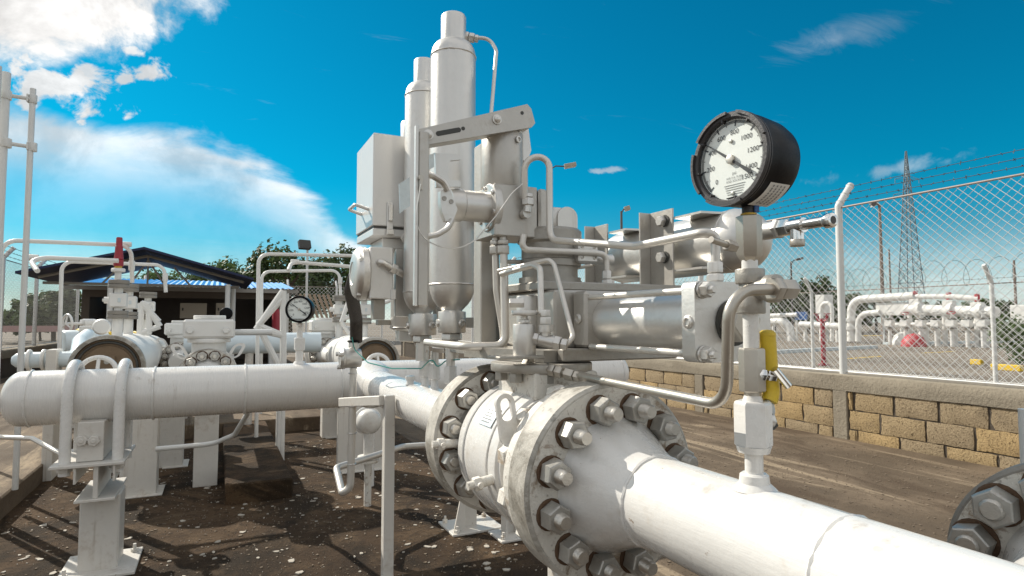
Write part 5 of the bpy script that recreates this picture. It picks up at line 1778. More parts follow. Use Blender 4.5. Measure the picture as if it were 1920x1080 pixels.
# three nipples on the rear pipe with small instrument valves
GN = 'small valves on the rear white pipe'
for i, (px, lab) in enumerate(((797, 'leftmost'), (816, 'middle'), (845, 'rightmost'))):
    q = P(px, 712 if i < 2 else 700, X=MX)
    zt3 = P(px, 656 + 4 * i, X=MX).z if i < 2 else q.z + .09
    y = (3.16, 3.0, 2.76)[i]
    t = thing('instrument_valve', '%s of the three small white valves standing on the rear pipe under the bottles' % lab, 'valve', (MX, y, MZ + MR), GN)
    zb_ = MZ + MR
    part(MB().lathe((MX, y, zb_ - .008), (0, 0, 1), [(0, .03), (.01, .024), (.02, .019), (.06, .017)], 18), 'nipple', MT['white'], t)
    part(MB().hexa((MX, y, zb_ + .045), (MX, y, zb_ + .13), .056), 'valve_body', MT['white'], t)
    part(MB().cyl((MX, y, zb_ + .125), (MX, y, zb_ + .19), .021, n=16), 'neck', MT['silver'], t)
single(MB().lathe((MX - .035, 3.32, MZ + MR - .012), (0, 0, 1), [(0, .026), (.015, .02), (.03, .02), (.031, .027), (.05, .027), (.052, 0)], 16), 'thermowell_plug', MT['white'], 'small white plug on the rear pipe left of the three small valves', 'plug')
q0 = P(812, 652, Y=2.75)
single(MB().tube([P(770, 625, Y=3.0), P(784, 652, Y=3.0), P(800, 660, Y=2.95)], .009, 8, bend=.04).hexa(q0, q0 + V((.05, -.03, -.005)), .04).cyl(q0 + V((.05, -.03, -.005)), q0 + V((.09, -.05, -.01)), .016, n=12), 'bottle_outlet_fitting', MT['silver'], 'silver elbow and hex fitting between the two bottle outlets', 'fitting')
# second gauge on the header
g2x = P(561, 680, Y=YH).x
z2 = lambda py: P(561, py, Y=YH).z
g2n = V((-.42, -.9, .02)).normalized()
g2, g2at, _, _ = gauge('pressure_gauge', 'smaller looking black gauge standing on the header pipe left of the cabinet', V((g2x, YH, z2(580))) + g2n * .03, g2n, .0985 * .95, .11, fine=False)
part(MB().lathe((g2x, YH, z2(607)), (0, 0, 1), [(0, .013), (.03, .013), (.035, .05)], 18), 'socket', MT['rim_grey'], g2)
gs2 = thing('gauge_stand', 'white nipple and hex valve under the gauge on the header pipe', 'fitting', (g2x, YH, HZ + HR))
part(MB().cyl((g2x, YH, HZ + HR - .02), (g2x, YH, z2(655)), .026, n=18).lathe((g2x, YH, HZ + HR - .005), (0, 0, 1), [(0, .045), (.02, .032)], 18), 'nipple', MT['white'], gs2)
part(MB().bmm((g2x - .034, YH - .034, z2(657)), (g2x + .034, YH + .034, z2(633)), .006), 'valve_body', MT['white'], gs2)
part(MB().cyl((g2x, YH, z2(634)), (g2x, YH, z2(618)), .02, n=14), 'neck', MT['white'], gs2)
part(MB().hexa((g2x, YH, z2(620)), (g2x, YH, z2(606)), .042), 'hex_nipple', MT['white_worn'], gs2)
# ---------------------------------------------------------------- support stand of the header at the left
st = thing('pipe_stand', 'white steel stand with two round clamps holding the left end of the header pipe', 'support', (P(190, 1062, Z=0).x, YH - .05, 0))
x0, x1 = P(90, 870, Y=YH - .28).x, P(233, 864, Y=YH - .28).x
zp = P(150, 872, Y=YH - .28).z
yb = YH + .27
part(MB().bmm((x0, YH - .28, zp - .018), (x1, yb, zp), .003), 'top_plate', MT['support'], st)
bxa, bxb = P(143, 860, Y=YH - .2).x, P(190, 860, Y=YH - .2).x
part(MB().bmm((bxa, YH - .21, zp + .002), (bxb + .01, YH + .20, HZ - HR + .03), .004), 'saddle_block', MT['support'], st)
HWS = hardware(.056, .022, .014, .028, 'support', 'support', 'support')
for px in (153, 176):
    p = P(px, 826, Y=YH - .212)
    inst('nut', HWS[0], st, p, rot_to((0, -1, 0), rnd.random()))
    inst('stud', HWS[1], st, p, rot_to((0, -1, 0)))
for px in (128, 226):
    x = P(px, 740, Y=YH - .17).x
    pts = [(x, YH - HR - .034, zp - .07)]
    pts += [(x, YH - (HR + .034) * math.cos(math.pi * i / 16), HZ + (HR + .034) * math.sin(math.pi * i / 16)) for i in range(17)]
    pts += [(x, YH + HR + .034, zp - .07)]
    ub = part(MB().tube(pts, .030, 14, bend=.001, seg=1), 'clamp', MT['white'], st)
    part(MB().hexa((x, YH - HR - .034, zp - .05), (x, YH - HR - .034, zp - .018), .07), 'clamp_nut', MT['support'], ub)
# stacked I-section head
cxm = (bxa + bxb) / 2 + .045
zA = P(180, 930, Y=YH - .2).z
mb = MB()
mb.bmm((cxm - .012, YH - .26, zA), (cxm + .012, YH + .24, zp - .019), .002)
part(mb, 'web', MT['support'], st)
mb = MB()
for dx in (-.10, .09):
    mb.bmm((cxm + dx - .006, YH - .27, zp - .11), (cxm + dx + .006, YH + .1, zp - .0185), .002)
part(mb, 'stiffener', MT['support'], st)
part(MB().bmm((cxm - .10, YH - .27, zA - .018), (cxm + .10, YH + .24, zA - .001), .003), 'lower_flange', MT['support'], st)
ca, cb2 = P(148, 1000, Y=YH - .1).x, P(224, 1000, Y=YH - .1).x
part(MB().bmm((ca, YH - .12, .0), (cb2, YH + .12, zA - .0185), .01), 'column', MT['support'], st)
bp = part(MB().bmm((ca - .09, YH - .24, 0), (cb2 + .10, YH + .20, .018), .003), 'base_plate', MT['support'], st)
for (dx, dy) in ((-.05, -.19), (.06, .12)):
    b = V(((cb2 + .0 if dx > 0 else ca) + dx, YH + dy, .018))
    part(MB().hexa(b, b + V((0, 0, .02)), .036).cyl(b, b + V((0, 0, .05)), .01, n=10), 'anchor_bolt', MT['white_worn'], bp)
# concrete-like painted pedestals standing behind the header
GP = 'white box pedestals under the pipes'
def pedestal(label, pxa, pxb, py_bot, Y, ztop, depth=.25, px_side=None):
    a, b = P(pxa, py_bot, Y=Y), P(pxb, py_bot, Y=Y)
    t = thing('pipe_pedestal', label, 'pedestal', ((a.x + b.x) / 2, Y, 0), GP)
    part(MB().bmm((a.x, Y, 0), (b.x, Y + depth, ztop), .006), 'column', MT['support'], t)
    part(MB().bmm((a.x + .04, Y - .05, 0), (b.x + .05, Y + depth + .05, .012), .003), 'foot_plate', MT['support'], t)
    return t
def yfloor(px, py, z=0.0):
    return P(px, py, Z=z).y
pedestal('white pedestal behind the clamp stand at the left', 222, 292, 932, yfloor(250, 932), .84)
pedestal('white pedestal with round blind valve in front of it, left of the inverted L post', 632, 718, 884, yfloor(670, 884), .86, .06)
pedestal('narrow white pedestal just left of the one with the round blind valve', 604, 634, 821, yfloor(620, 821), .86, .2)
pedestal('pedestal under the flanged valve behind the header pipe', 297, 343, 845, yfloor(320, 845, .17), .95)
pedestal('short white pedestal under the right end of the header pipe', 1118, 1142, 752, YH - .05, HZ - HR + .01)
# ---------------------------------------------------------------- conduit, L post, hose
cdx = P(662, 745, Y=4.05)
cd = thing('conduit_riser', 'vertical silver conduit with round junction box in front of the header pipe', 'conduit', (cdx.x, 4.05, .3))
CYY = 4.05
zc_ = lambda py: P(658, py, Y=CYY).z
xq = lambda px: P(px, 800, Y=CYY).x
part(MB().tube([(cdx.x, CYY, zc_(690)), (cdx.x - .008, CYY, zc_(912)), (cdx.x - .055, CYY + .02, zc_(926)), (cdx.x - .04, CYY + .35, zc_(898) + .0), (cdx.x + .55, CYY + .75, zc_(892)), (cdx.x + 1.05, CYY + .62, zc_(888))], .024, 14, bend=.06), 'conduit_pipe', MT['tube'], cd)
for py in (700, 762, 812, 870):
    part(MB().ring((cdx.x - .003, CYY, zc_(py)), (0, 0, 1), .026, .004, 18, 6), 'coupling_ring', MT['silver'], cd)
jb = V((cdx.x - .01, CYY, zc_(672)))
jp = part(MB().cyl(jb - V((.05, 0, 0)), jb + V((.055, 0, 0)), .062, n=32, bev=.006), 'junction_box', MT['silver'], cd)
part(MB().lathe(jb - V((.05, 0, 0)), (-1, 0, 0), [(0, .068), (.012, .068), (.02, .058), (.03, .05), (.03, 0)], 28), 'box_cover', MT['silver'], jp)
for a in (30, 150, 270):
    p = jb + V((-.055, .055 * math.cos(R(a)), .055 * math.sin(R(a))))
    part(MB().hexa(p, p - V((.04, 0, 0)), .026), 'cover_bolt', MT['silver'], jp)
part(MB().hexa((cdx.x, CYY, zc_(652)), (cdx.x, CYY, zc_(640)), .06).cyl((cdx.x, CYY, zc_(668)), (cdx.x, CYY, zc_(632)), .028, n=16), 'upper_union', MT['silver'], cd)
part(MB().ring((cdx.x, CYY, zc_(640)), (0, 0, 1), .036, .008, 18, 6), 'black_seal', MT['black'], cd)
hs = single(MB().tube([P(668, 640, Y=CYY), P(668, 600, Y=CYY - .1), P(658, 545, Y=3.5), P(668, 515, Y=3.2), P(690, 505, Y=3.12)], .040, 16, bend=.12, flat=.62), 'flexible_hose', MT['hose'], 'black flexible hose hanging from the round cover to the conduit box', 'hose')
lx0, lx1 = P(719, 900, Y=3.32), P(738, 900, Y=3.32)
lz = P(730, 741, Y=3.32).z
lp_ = thing('conduit_support', 'pale inverted L shaped post holding the conduit in the centre foreground', 'post', (lx0.x, 3.32, 0))
part(MB().bmm((lx0.x, 3.30, 0), (lx1.x, 3.36, lz), .004), 'upright', MT['support'], lp_)
part(MB().bar((lx0.x - .0, 3.33, lz - .028), P(642, 754, Y=3.9), .055, .055, .004), 'arm', MT['support'], lp_)
part(MB().bmm((lx0.x - .08, 3.24, 0), (lx1.x + .08, 3.42, .012), .002), 'foot_plate', MT['support'], lp_)
# round blind valve on the pedestal
bv = P(691, 790, Y=5.0)
bvt = thing('check_valve', 'white round bodied valve on a thin flanged riser beside the pedestal', 'valve', (bv.x, bv.y, .3))
part(MB().lathe(bv + V((0, .06, 0)), (0, -1, 0), [(0, .10), (.012, .115), (.03, .115), (.04, .10), (.10, .098), (.13, .08), (.15, .05), (.155, 0)], 32), 'body', MT['white'], bvt)
part(MB().cyl((bv.x, bv.y, bv.z - .08), (bv.x, bv.y, P(691, 852, Y=5.0).z), .038, n=18), 'riser', MT['white'], bvt)
zf = P(691, 855, Y=5.0).z
part(MB().cyl((bv.x, bv.y, zf - .05), (bv.x, bv.y, zf - .025), .085, n=24, bev=.003), 'flange', MT['white_worn'], bvt)
part(MB().cyl((bv.x, bv.y, zf - .022), (bv.x, bv.y, zf + .004), .085, n=24, bev=.003), 'flange', MT['white_worn'], bvt)
part(MB().cyl((bv.x, bv.y, 0), (bv.x, bv.y, zf - .05), .03, n=14), 'foot_pipe', MT['white_worn'], bvt)
# impulse lines near the floor
single(MB().tube([P(-30, 818, Y=5.2), P(8, 820, Y=5.2), P(60, 822, Y=5.1), P(112, 850, Y=4.85), P(140, 880, Y=4.7)], .016, 10, bend=.06), 'impulse_line', MT['tube'], 'thin silver line entering from the left edge below the header', 'tube')
single(MB().tube([P(292, 842, Y=5.6), P(400, 832, Y=5.6), P(440, 815, Y=5.4), P(464, 775, Y=5.0), P(466, 740, Y=4.7)], .02, 10, bend=.15), 'impulse_line', MT['frame_white'], 'thin pale line curving up behind the header weld', 'tube')
# ---------------------------------------------------------------- equipment rows behind the header
def valve_stack(parent, base, z0, z1, r, seg, m='white_far', handle=None, s=1.0):
    """riser with flanges and a square valve body between heights z0 and z1 (seg: list of (kind, f0, f1, scale))"""
    for (kind, f0, f1, k) in seg:
        a = V((base.x, base.y, z0 + (z1 - z0) * f0))
        b = V((base.x, base.y, z0 + (z1 - z0) * f1))
        if kind == 'pipe':
            part(MB().cyl(a, b, r * k, n=18), 'riser', MT[m], parent)
        elif kind == 'flange':
            part(MB().cyl(a, b, r * k, n=26, bev=.004), 'flange', MT['grey_flange'], parent)
        elif kind == 'body':
            bd = part(MB().bmm((a.x - r * k, a.y - r * k * .8, a.z), (a.x + r * k, a.y + r * k * .8, b.z), .012), 'valve_body', MT[m], parent)
            mb = MB().cyl((a.x - r * k * 1.0, a.y, (a.z + b.z) / 2), (a.x - r * k * 1.6, a.y, (a.z + b.z) / 2), r * .7, n=16).hexa((a.x - r * k * 1.6, a.y, (a.z + b.z) / 2), (a.x - r * k * 1.8, a.y, (a.z + b.z) / 2), r * .6)
            part(mb, 'side_port', MT[m], bd)
            c = V((a.x, a.y - r * k * .8, (a.z + b.z) / 2))
            part(MB().bmm((c.x + r * .05, c.y - .006, c.z - r * .45), (c.x + r * .6, c.y + .001, c.z + r * .45), .002), 'valve_plate', MT['plate_label'], bd)
BRL = [('pipe', 0, .38, 1), ('flange', .38, .44, 1.95), ('flange', .445, .51, 1.95), ('pipe', .5, .6, .8), ('body', .56, .79, 1.6), ('pipe', .78, .9, .8), ('flange', .87, .93, 1.95), ('flange', .935, 1.0, 1.95)]
def barrel(label, X, Yf, z, rad, ylen, risers, grp):
    t = thing('scraper_barrel', label, 'pipe', (X, Yf, 0), grp)
    part(MB().lathe((X, Yf + .05, z), AY, [(0, rad), (ylen * .45, rad), (ylen * .58, rad * .80), (ylen, rad * .80)], 48), 'shell', MT['white_far'], t)
    rim = part(MB().lathe((X, Yf, z), AY, [(0, rad * .93), (0, rad * 1.02), (.008, rad * 1.05), (.07, rad * 1.05), (.078, rad)], 48, cap0=False), 'rim', MT['flange_rim'], t)
    dr = part(MB().lathe((X, Yf + .055, z), (0, -1, 0), [(0, rad * .94), (.01, rad * .94), (.02, rad * .90), (.02, rad * .72), (.028, rad * .70), (.028, 0)], 44), 'closure_door', MT['closure'], t)
    part(MB().bmm((X - .06, Yf - .0, z - .02), (X + .06, Yf + .025, z + .11), .004), 'door_lug', MT['closure'], dr)
    part(MB().cyl((X, Yf, z + .06), (X, Yf - .02, z + .06), .022, n=14), 'door_pin', MT['nut'], dr)
    part(MB().ring((X, Yf + .02, z), AY, rad * .82, .012, 36, 6), 'door_ring', MT['bronze'], dr)
    for f in (.18, .75):
        part(MB().bmm((X - .16, Yf + ylen * f, 0), (X + .16, Yf + ylen * f + .2, z - rad * .6), .006), 'saddle', MT['support'], t)
    for (dy, h, r) in risers:
        valve_stack(t, V((X, Yf + dy, 0)), z + rad * .75, z + h, r, BRL)
    return t
GBR = 'horizontal barrels with brown round closures'
B1 = P(200, 694, Y=6.5)
barrel('white horizontal barrel with brown round closure behind the two clamps', B1.x, 6.5, 1.07, .285, 3.6, [(.55, .83, .046), (1.35, .83, .046), (3.3, .83, .055)], GBR)
B2 = P(704, 690, Y=6.9)
barrel('white horizontal barrel with brown round closure behind the conduit box', B2.x, 6.9, 1.03, .27, 3.4, [(.65, .80, .048), (2.35, .85, .052)], GBR)
# hand wheels of small valves just behind the header
def handwheel(label, px, py, Y, rad, grp='small wheel valves behind the header pipe', n=(0, -1, .25)):
    c = P(px, py, Y=Y)
    t = thing('gate_valve', label, 'valve', c - V((0, 0, rad)), grp)
    n = V(n).normalized()
    hw_ = part(MB().ring(c, n, rad, .017, 32, 10), 'hand_wheel', MT['white'], t)
    ax, u, w = MB.frame(n)
    for a in (90, 210, 330):
        p = c + (u * math.cos(R(a)) + w * math.sin(R(a))) * rad
        part(MB().tube([c - n * -.02, p], .012, 8), 'spoke', MT['white'], hw_)
    part(MB().cyl(c - n * .22, c + n * .03, .022, n=14), 'stem', MT['white'], t)
    part(MB().cyl(c - n * .30, V((c.x - n.x * .3, c.y - n.y * .3, 0)), .045, n=16), 'riser', MT['white'], t)
    part(MB().cyl(c - n * .36, c - n * .2, .07, n=20, bev=.006).cyl(c - n * .30 - V((.12, 0, 0)), c - n * .30 + V((.12, 0, 0)), .06, n=20), 'valve_body', MT['white'], t)
handwheel('small valve whose white hand wheel peeks over the header pipe between the two clamps', 183, 700, 5.2, .115)
handwheel('small valve with white hand wheel over the header pipe right of the conduit box', 709, 686, 5.3, .10)
handwheel('far small valve with white hand wheel at the left beside the shed', 126, 607, 10.5, .13, n=(-.7, -.5, 0))
# flanged ball valve behind the header with gear operator
def far_valve(label, px, py, Y, rad, z, operator=True, grp='flanged ball valves behind the header pipe', full=True):
    c = P(px, py, Y=Y)
    t = thing('flanged_valve', label, 'valve', (c.x, Y, 0), grp)
    f = flange(t, (c.x, Y, z), -AY, rad * .55, rad, .09, 'flange_face', 'flange_rim')
    HWF = hardware(.085 * rad / .28, .06 * rad / .28, .024 * rad / .28, .075 * rad / .28)
    bolts(f, (c.x, Y - .003, z), -AY, rad * .77, 12, R(15), HWF)
    part(MB().lathe((c.x, Y + .09, z), AY, [(0, rad * .8), (.05, rad * .86), (.3, rad * .86), (.36, rad * .8), (.38, rad), (.47, rad)], 48), 'body', MT['white_far'], t)
    part(MB().lathe((c.x, Y, z), -AY, [(0, rad * .66), (.08, rad * .5), (.2, rad * .42), (.6, rad * .42)], 36), 'pipe', MT['white_far'], t)
    part(MB().cyl((c.x, Y + .47, z), (c.x, Y + 1.6, z), rad * .42, n=36), 'pipe', MT['white_far'], t)
    part(MB().bmm((c.x - .1, Y + .1, 0), (c.x + .1, Y + .36, z - rad * .7), .005), 'pedestal', MT['support'], t)
    for s in (-1, 1):
        lug(t, (c.x + s * rad * .78, Y + .12, z + rad * .62), (1, 0, 0), (s * .5, 0, 1), .02, .11, .16, 'white', .5)
    if operator:
        k = rad / .28
        part(MB().cyl((c.x, Y + .22, z + rad * .7), (c.x, Y + .22, z + rad + .06 * k), .16 * k, n=30).cyl((c.x, Y + .22, z + rad + .058 * k), (c.x, Y + .22, z + rad + .10 * k), .20 * k, n=30, bev=.004), 'stem_bonnet', MT['white_far'], t)
        zo = z + rad + .102 * k
        gb = part(MB().bmm((c.x - .235 * k, Y + .04, zo), (c.x + .235 * k, Y + .42, zo + .19 * k), .02), 'gear_box', MT['white_far'], t)
        part(MB().cyl((c.x, Y + .22, zo + .191 * k), (c.x, Y + .22, zo + .23 * k), .15 * k, n=30, bev=.006), 'gear_cap', MT['white_far'], gb)
        for s in (-.17, .15):
            part(MB().hexa((c.x + s * k, Y + .039, zo + .08 * k), (c.x + s * k, Y + .01, zo + .08 * k), .06 * k), 'gear_bolt', MT['white_far'], gb)
        part(MB().cyl((c.x + .235 * k, Y + .22, zo + .05), (c.x + .6 * k, Y + .22, zo + .05), .03, n=14), 'input_shaft', MT['frame_white'], gb)
    return t
far_valve('white flanged valve with square gear box behind the left half of the header', 390, 700, 6.1, .255, .99)
far_valve('white flanged valve with gear box further back, left of the square gear box valve', 338, 665, 9.3, .24, .98)
far_valve('small far flanged valve beside the barrel behind the hose', 612, 655, 9.4, .25, 1.0)
# distant cross header and left piping
t = thing('cross_pipe', 'white pipe crossing behind the equipment between the triangle frame and the barrel', 'pipe', (P(520, 645, Y=8.6).x, 8.6, 0))
zc2 = P(520, 643, Y=8.6).z
part(MB().cyl((P(345, 645, Y=8.6).x, 8.6, zc2), (P(600, 645, Y=8.6).x, 8.6, zc2), .135, n=36), 'shell', MT['blue_white'], t)
part(MB().cyl((P(468, 645, Y=8.6).x, 8.6, 0), (P(468, 645, Y=8.6).x, 8.6, zc2), .05, n=16), 'leg', MT['support'], t)
lm = thing('capped_pipe', 'short white capped pipe with elbow at the far left behind the header', 'pipe', (P(80, 675, Y=7.2).x, 7.2, 0))
a, b = P(20, 676, Y=7.2), P(140, 672, Y=7.2)
rr = 15 * mpp(a)
part(MB().lathe(a, (1, 0, 0), [(0, 0), (.01, rr * .5), (.04, rr * .85), (.08, rr), ((b - a).length, rr)], 32), 'shell', MT['blue_white'], lm)
for px in (55, 82):
    q = P(px, 675, Y=7.2)
    part(MB().ring((q.x, 7.2, a.z), (1, 0, 0), rr + .012, .016, 26, 8), 'clamp', MT['white_far'], lm)
part(MB().tube([b - V((.05, 0, 0)), P(146, 668, Y=7.5), P(150, 640, Y=8.0), P(165, 628, Y=8.5)], rr * .95, 20, bend=.18), 'elbow', MT['blue_white'], lm)
part(MB().bmm((P(92, 690, Y=7.2).x, 7.05, 0), (P(112, 690, Y=7.2).x, 7.3, a.z + .1), .005), 'pedestal', MT['support'], lm)
fm = thing('flow_meter', 'pale drum with yellow rings and round white cover left of the first barrel', 'meter', (P(165, 640, Y=9.4).x, 9.4, 0))
c = P(150, 641, Y=9.4)
m_ = mpp(c)
axm = V((.85, .5, 0)).normalized()
part(MB().lathe(c - axm * .2, axm, [(0, 20 * m_), (.02, 22 * m_), (.18, 22 * m_), (.2, 19 * m_), (.9, 15 * m_)], 32), 'drum', MT['blue_white'], fm)
for s, r_ in ((.08, 22.3), (.42, 18.5), (.75, 16.5)):
    part(MB().ring(c + axm * (s - .1), axm, r_ * m_, .018, 30, 6), 'yellow_ring', MT['yellow_paint'], fm)
q = P(191, 613, Y=9.0)
part(MB().lathe(q, V((.05, -1, .1)), [(-.06, 10 * m_), (0, 14.5 * m_), (.02, 14.5 * m_), (.05, 12 * m_), (.055, 0)], 30), 'round_cover', MT['white_far'], fm)
part(MB().bmm((c.x + .0, 9.3, c.z + 18 * m_), (c.x + 20 * m_, 9.55, c.z + 30 * m_), .01), 'top_block', MT['white_far'], fm)
part(MB().bmm((c.x - .1, 9.2, 0), (c.x + .2, 9.6, c.z - .1), .006), 'pedestal', MT['support'], fm)
# ---------------------------------------------------------------- vent pipe loops
def loop(label, pts, r, fit=()):
    t = thing('vent_pipe', label, 'pipe', (pts[0].x, pts[0].y, 0))
    r *= .44
    part(MB().tube(pts, r, 14, bend=.12, seg=6), 'pipe', MT['white_far'], t)
    for (p, ax, k) in fit:
        ax = V(ax).normalized()
        part(MB().cyl(p - ax * .05, p + ax * .05, r * k, n=16, bev=.004), 'coupling', MT['white_far'], t)
    return t
a = P(3, 760, Y=6.9)
loop('tall white vent pipe from the left edge across to the red valve riser', [V((P(3, 600, Y=6.9).x, 6.9, 0)), P(3, 450, Y=6.9), P(246, 460, Y=7.2), P(248, 530, Y=7.3)], .045, [(P(247, 498, Y=7.28), (0, 0, 1), 1.45), (P(236, 458, Y=7.2), (1, 0, 0), 1.3)])
q = P(55, 485, Y=7.0)
loop('white drain arm ending in a down turned elbow by the second tall pole', [P(222, 489, Y=6.95), P(52, 482, Y=7.0), P(70, 508, Y=6.7)], .05, [(P(60, 483, Y=7.0), (1, 0, 0), 1.35)])
loop('lower white vent pipe loop standing between the drain arm and the shed', [V((P(116, 600, Y=9.2).x, 9.2, 0)), P(116, 490, Y=9.2), P(308, 497, Y=9.3), P(311, 548, Y=9.3)], .052, [(P(310, 520, Y=9.3), (0, 0, 1), 1.4)])
loop('tall white vent pipe loop in front of the big trees', [V((P(486, 600, Y=7.6).x, 7.6, 0)), P(485, 476, Y=7.6), P(690, 480, Y=7.8), P(700, 560, Y=7.8)], .048)
loop('white drain arm with hanging elbow under the tall loop', [P(672, 501, Y=8.0), P(547, 491, Y=8.0), P(541, 507, Y=7.8)], .052, [(P(553, 491, Y=8.0), (1, 0, 0), 1.35)])
loop('lower white vent pipe loop with coupling above the far valve', [V((P(493, 600, Y=9.4).x, 9.4, 0)), P(491, 509, Y=9.4), P(636, 507, Y=9.3), P(639, 555, Y=9.2)], .05, [(P(638, 526, Y=9.2), (0, 0, 1), 1.4)])
# red capped relief valve on the first barrel
rx = P(222, 500, Y=7.05)
rt_ = thing('red_relief_valve', 'tall dark red relief valve above the first barrel', 'valve', (rx.x, 7.05, rx.z - .1))
zr = lambda py: P(222, py, Y=7.05).z
rr_ = mpp(rx)
part(MB().lathe((rx.x, 7.05, 0), (0, 0, 1), [(zr(499), 8.2 * rr_), (zr(488), 8.2 * rr_), (zr(487), 7 * rr_), (zr(486), 8 * rr_), (zr(474), 6.8 * rr_), (zr(462), 6.2 * rr_), (zr(461), 5.4 * rr_), (zr(447), 5.2 * rr_), (zr(445), 4.4 * rr_), (zr(445), 0)], 24), 'bonnet', MT['red'], rt_)
part(MB().cyl((rx.x, 7.05, zr(530)), (rx.x, 7.05, zr(508)), 5.5 * rr_, n=16).hexa((rx.x, 7.05, zr(510)), (rx.x, 7.05, zr(503)), 20 * rr_), 'nipple', MT['white_far'], rt_)
part(MB().cyl((rx.x, 7.05, zr(503)), (rx.x, 7.05, zr(499)), 6 * rr_, n=16), 'neck', MT['yellow_tape'], rt_)
# triangular white tube frames
def tri_frame(label, Y, pts, bars, r):
    q = [P(x, y, Y=Y) for (x, y) in pts]
    t = thing('triangle_frame', label, 'frame', (q[0].x, Y, 0))
    for k, (a, b) in enumerate(bars):
        part(MB().tube([q[a], q[b]], r, 10), 'bar', MT['white_far'], t)
    for p in q:
        if p.z < 1.3:
            part(MB().tube([p, V((p.x, p.y, 0))], r * .9, 10), 'leg', MT['white_far'], t)
    return t
tri_frame('white triangular tube frame standing behind the header beside the second gauge', 7.0, [(531, 545), (531, 692), (484, 610), (533, 630), (529, 560), (525, 692), (480, 618)], [(0, 1), (2, 4), (2, 3), (2, 5), (6, 0), (6, 3)], .034)
tri_frame('white triangular tube frame right of the first barrel risers', 8.6, [(265, 568), (262, 628), (298, 603), (280, 572), (279, 625), (262, 624), (300, 612), (270, 567)], [(0, 1), (0, 2), (3, 4), (5, 6), (7, 6), (0, 3)], .035)
tri_frame('thin white tube frame behind the hose and the second barrel', 9.0, [(640, 600), (735, 562), (655, 560), (640, 604), (665, 640)], [(0, 1), (2, 3), (3, 4)], .03)
# tall twin poles at the far left
tp = thing('twin_pole_mast', 'pair of tall white poles clamped together at the left edge', 'pole', (P(30, 600, Y=6.0).x, 6.0, 0))
for (px, py, Y, r, ptop) in ((11, 136, 6.0, .034, 0), (62, 166, 6.05, .0215, 0)):
    top = P(px, py, Y=Y)
    part(MB().cyl((top.x, Y, .17), (top.x, Y, top.z), r, n=20, bev=.004), 'pole', MT['frame_white'], tp)
for py in (182, 272):
    a, b = P(10, py - 4, Y=6.0), P(62, py + 4, Y=6.05)
    cr = part(MB().cyl(a, b, .016, n=12), 'cross_bar', MT['frame_white'], tp)
    for q, r in ((a, .037), (b, .025)):
        part(MB().cyl(V((q.x, q.y, q.z - .035)), V((q.x, q.y, q.z + .035)), r * 1.12, n=20, bev=.003).bmm((q.x - r * 1.5, q.y - .03, q.z - .03), (q.x - r, q.y + .03, q.z + .03)), 'clamp', MT['frame_white'], cr)
top = P(-4, 124, Y=5.9)
single(MB().cyl((top.x, 5.9, .17), (top.x, 5.9, top.z), .026, n=16), 'thin_pole', MT['frame_white'], 'thin pale pole just touching the left edge next to the twin poles', 'pole')
# ---------------------------------------------------------------- canopy and shed
cn = thing('canopy', 'navy blue gable canopy on thin posts in front of the shed', 'canopy', (P(280, 600, Y=15).x, 15, .175))
CY0, CY1 = 15.0, 19.4
el, ap, er = P(28, 513, Y=CY0), P(270, 467, Y=CY0), P(480, 533, Y=CY0)
er = V((ap.x * 2 - el.x, CY0, el.z)) if er.x > 0 else er
def slope(p, q, th, name):
    d = V((0, CY1 - CY0, 0))
    o = V((0, 0, th))
    return part(MB().prism([p, q, q + d, p + d], o), name, MT['navy'], cn)
slope(el, ap, .05, 'roof_sheet')
slope(ap + V((.002, 0, 0)), er, .05, 'roof_sheet')
rib = (er - ap)
for k in range(11):
    y = CY0 + .05 + (CY1 - CY0 - .1) * k / 10
    for (p, q) in ((el, ap), (ap, er)):
        pass
for Y in (CY0 + .9,):
    mb = MB()
    f = lambda t, dz=0.0: V((el.x + (er.x - el.x) * t, Y, el.z - .12 + dz))
    mb.tube([f(.06), f(.94)], .035, 6)
    for (p, q) in ((el, ap), (er, ap)):
        a = V((p.x, Y, p.z - .05))
        b = V((q.x, Y, q.z - .06))
        mb.tube([a.lerp(b, .08), b], .035, 6)
    for t_ in (.3, .42, .5, .58, .7):
        za = el.z + (ap.z - el.z) * (1 - abs(t_ - .5) * 2) - .06
        mb.tube([f(t_), V((f(t_).x + (.0 if t_ == .5 else .35 * (1 if t_ < .5 else -1)), Y, za))], .022, 5)
    part(mb, 'truss', MT['truss'], cn)
for (px, py) in ((428, 515), (208, 520), (438, 535)):
    q = P(px, py, Y=CY0 + (.25 if px != 438 else 2.2))
    part(MB().cyl((q.x, q.y, .17), (q.x, q.y, el.z - .1), .055, n=12), 'post', MT['frame_white'], cn)
sh = thing('shed', 'dark block shed with blue corrugated roof edge behind the canopy', 'shed', (P(345, 640, Y=20).x, 20.0, .17))
SX0, SX1 = P(150, 640, Y=20).x, P(532, 640, Y=20).x
ze = P(345, 541, Y=20).z
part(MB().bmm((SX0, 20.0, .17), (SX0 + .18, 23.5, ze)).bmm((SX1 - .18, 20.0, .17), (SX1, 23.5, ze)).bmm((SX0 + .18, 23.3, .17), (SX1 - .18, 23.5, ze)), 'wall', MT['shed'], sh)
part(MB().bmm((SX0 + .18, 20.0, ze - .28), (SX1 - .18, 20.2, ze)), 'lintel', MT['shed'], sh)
n = int((SX1 - SX0 + .8) / .16)
vs, fs = [], []
for i in range(n * 2 + 1):
    x = SX0 - .4 + .08 * i
    dz = .035 if i % 2 else 0
    vs += [(x, 19.55, ze + .02 + dz), (x, 24.0, ze + .46 + dz)]
fs = [(2 * i, 2 * i + 2, 2 * i + 3, 2 * i + 1) for i in range(n * 2)]
part(MB().add(vs, fs), 'roof_sheet', MT['blue_roof'], sh, 0)
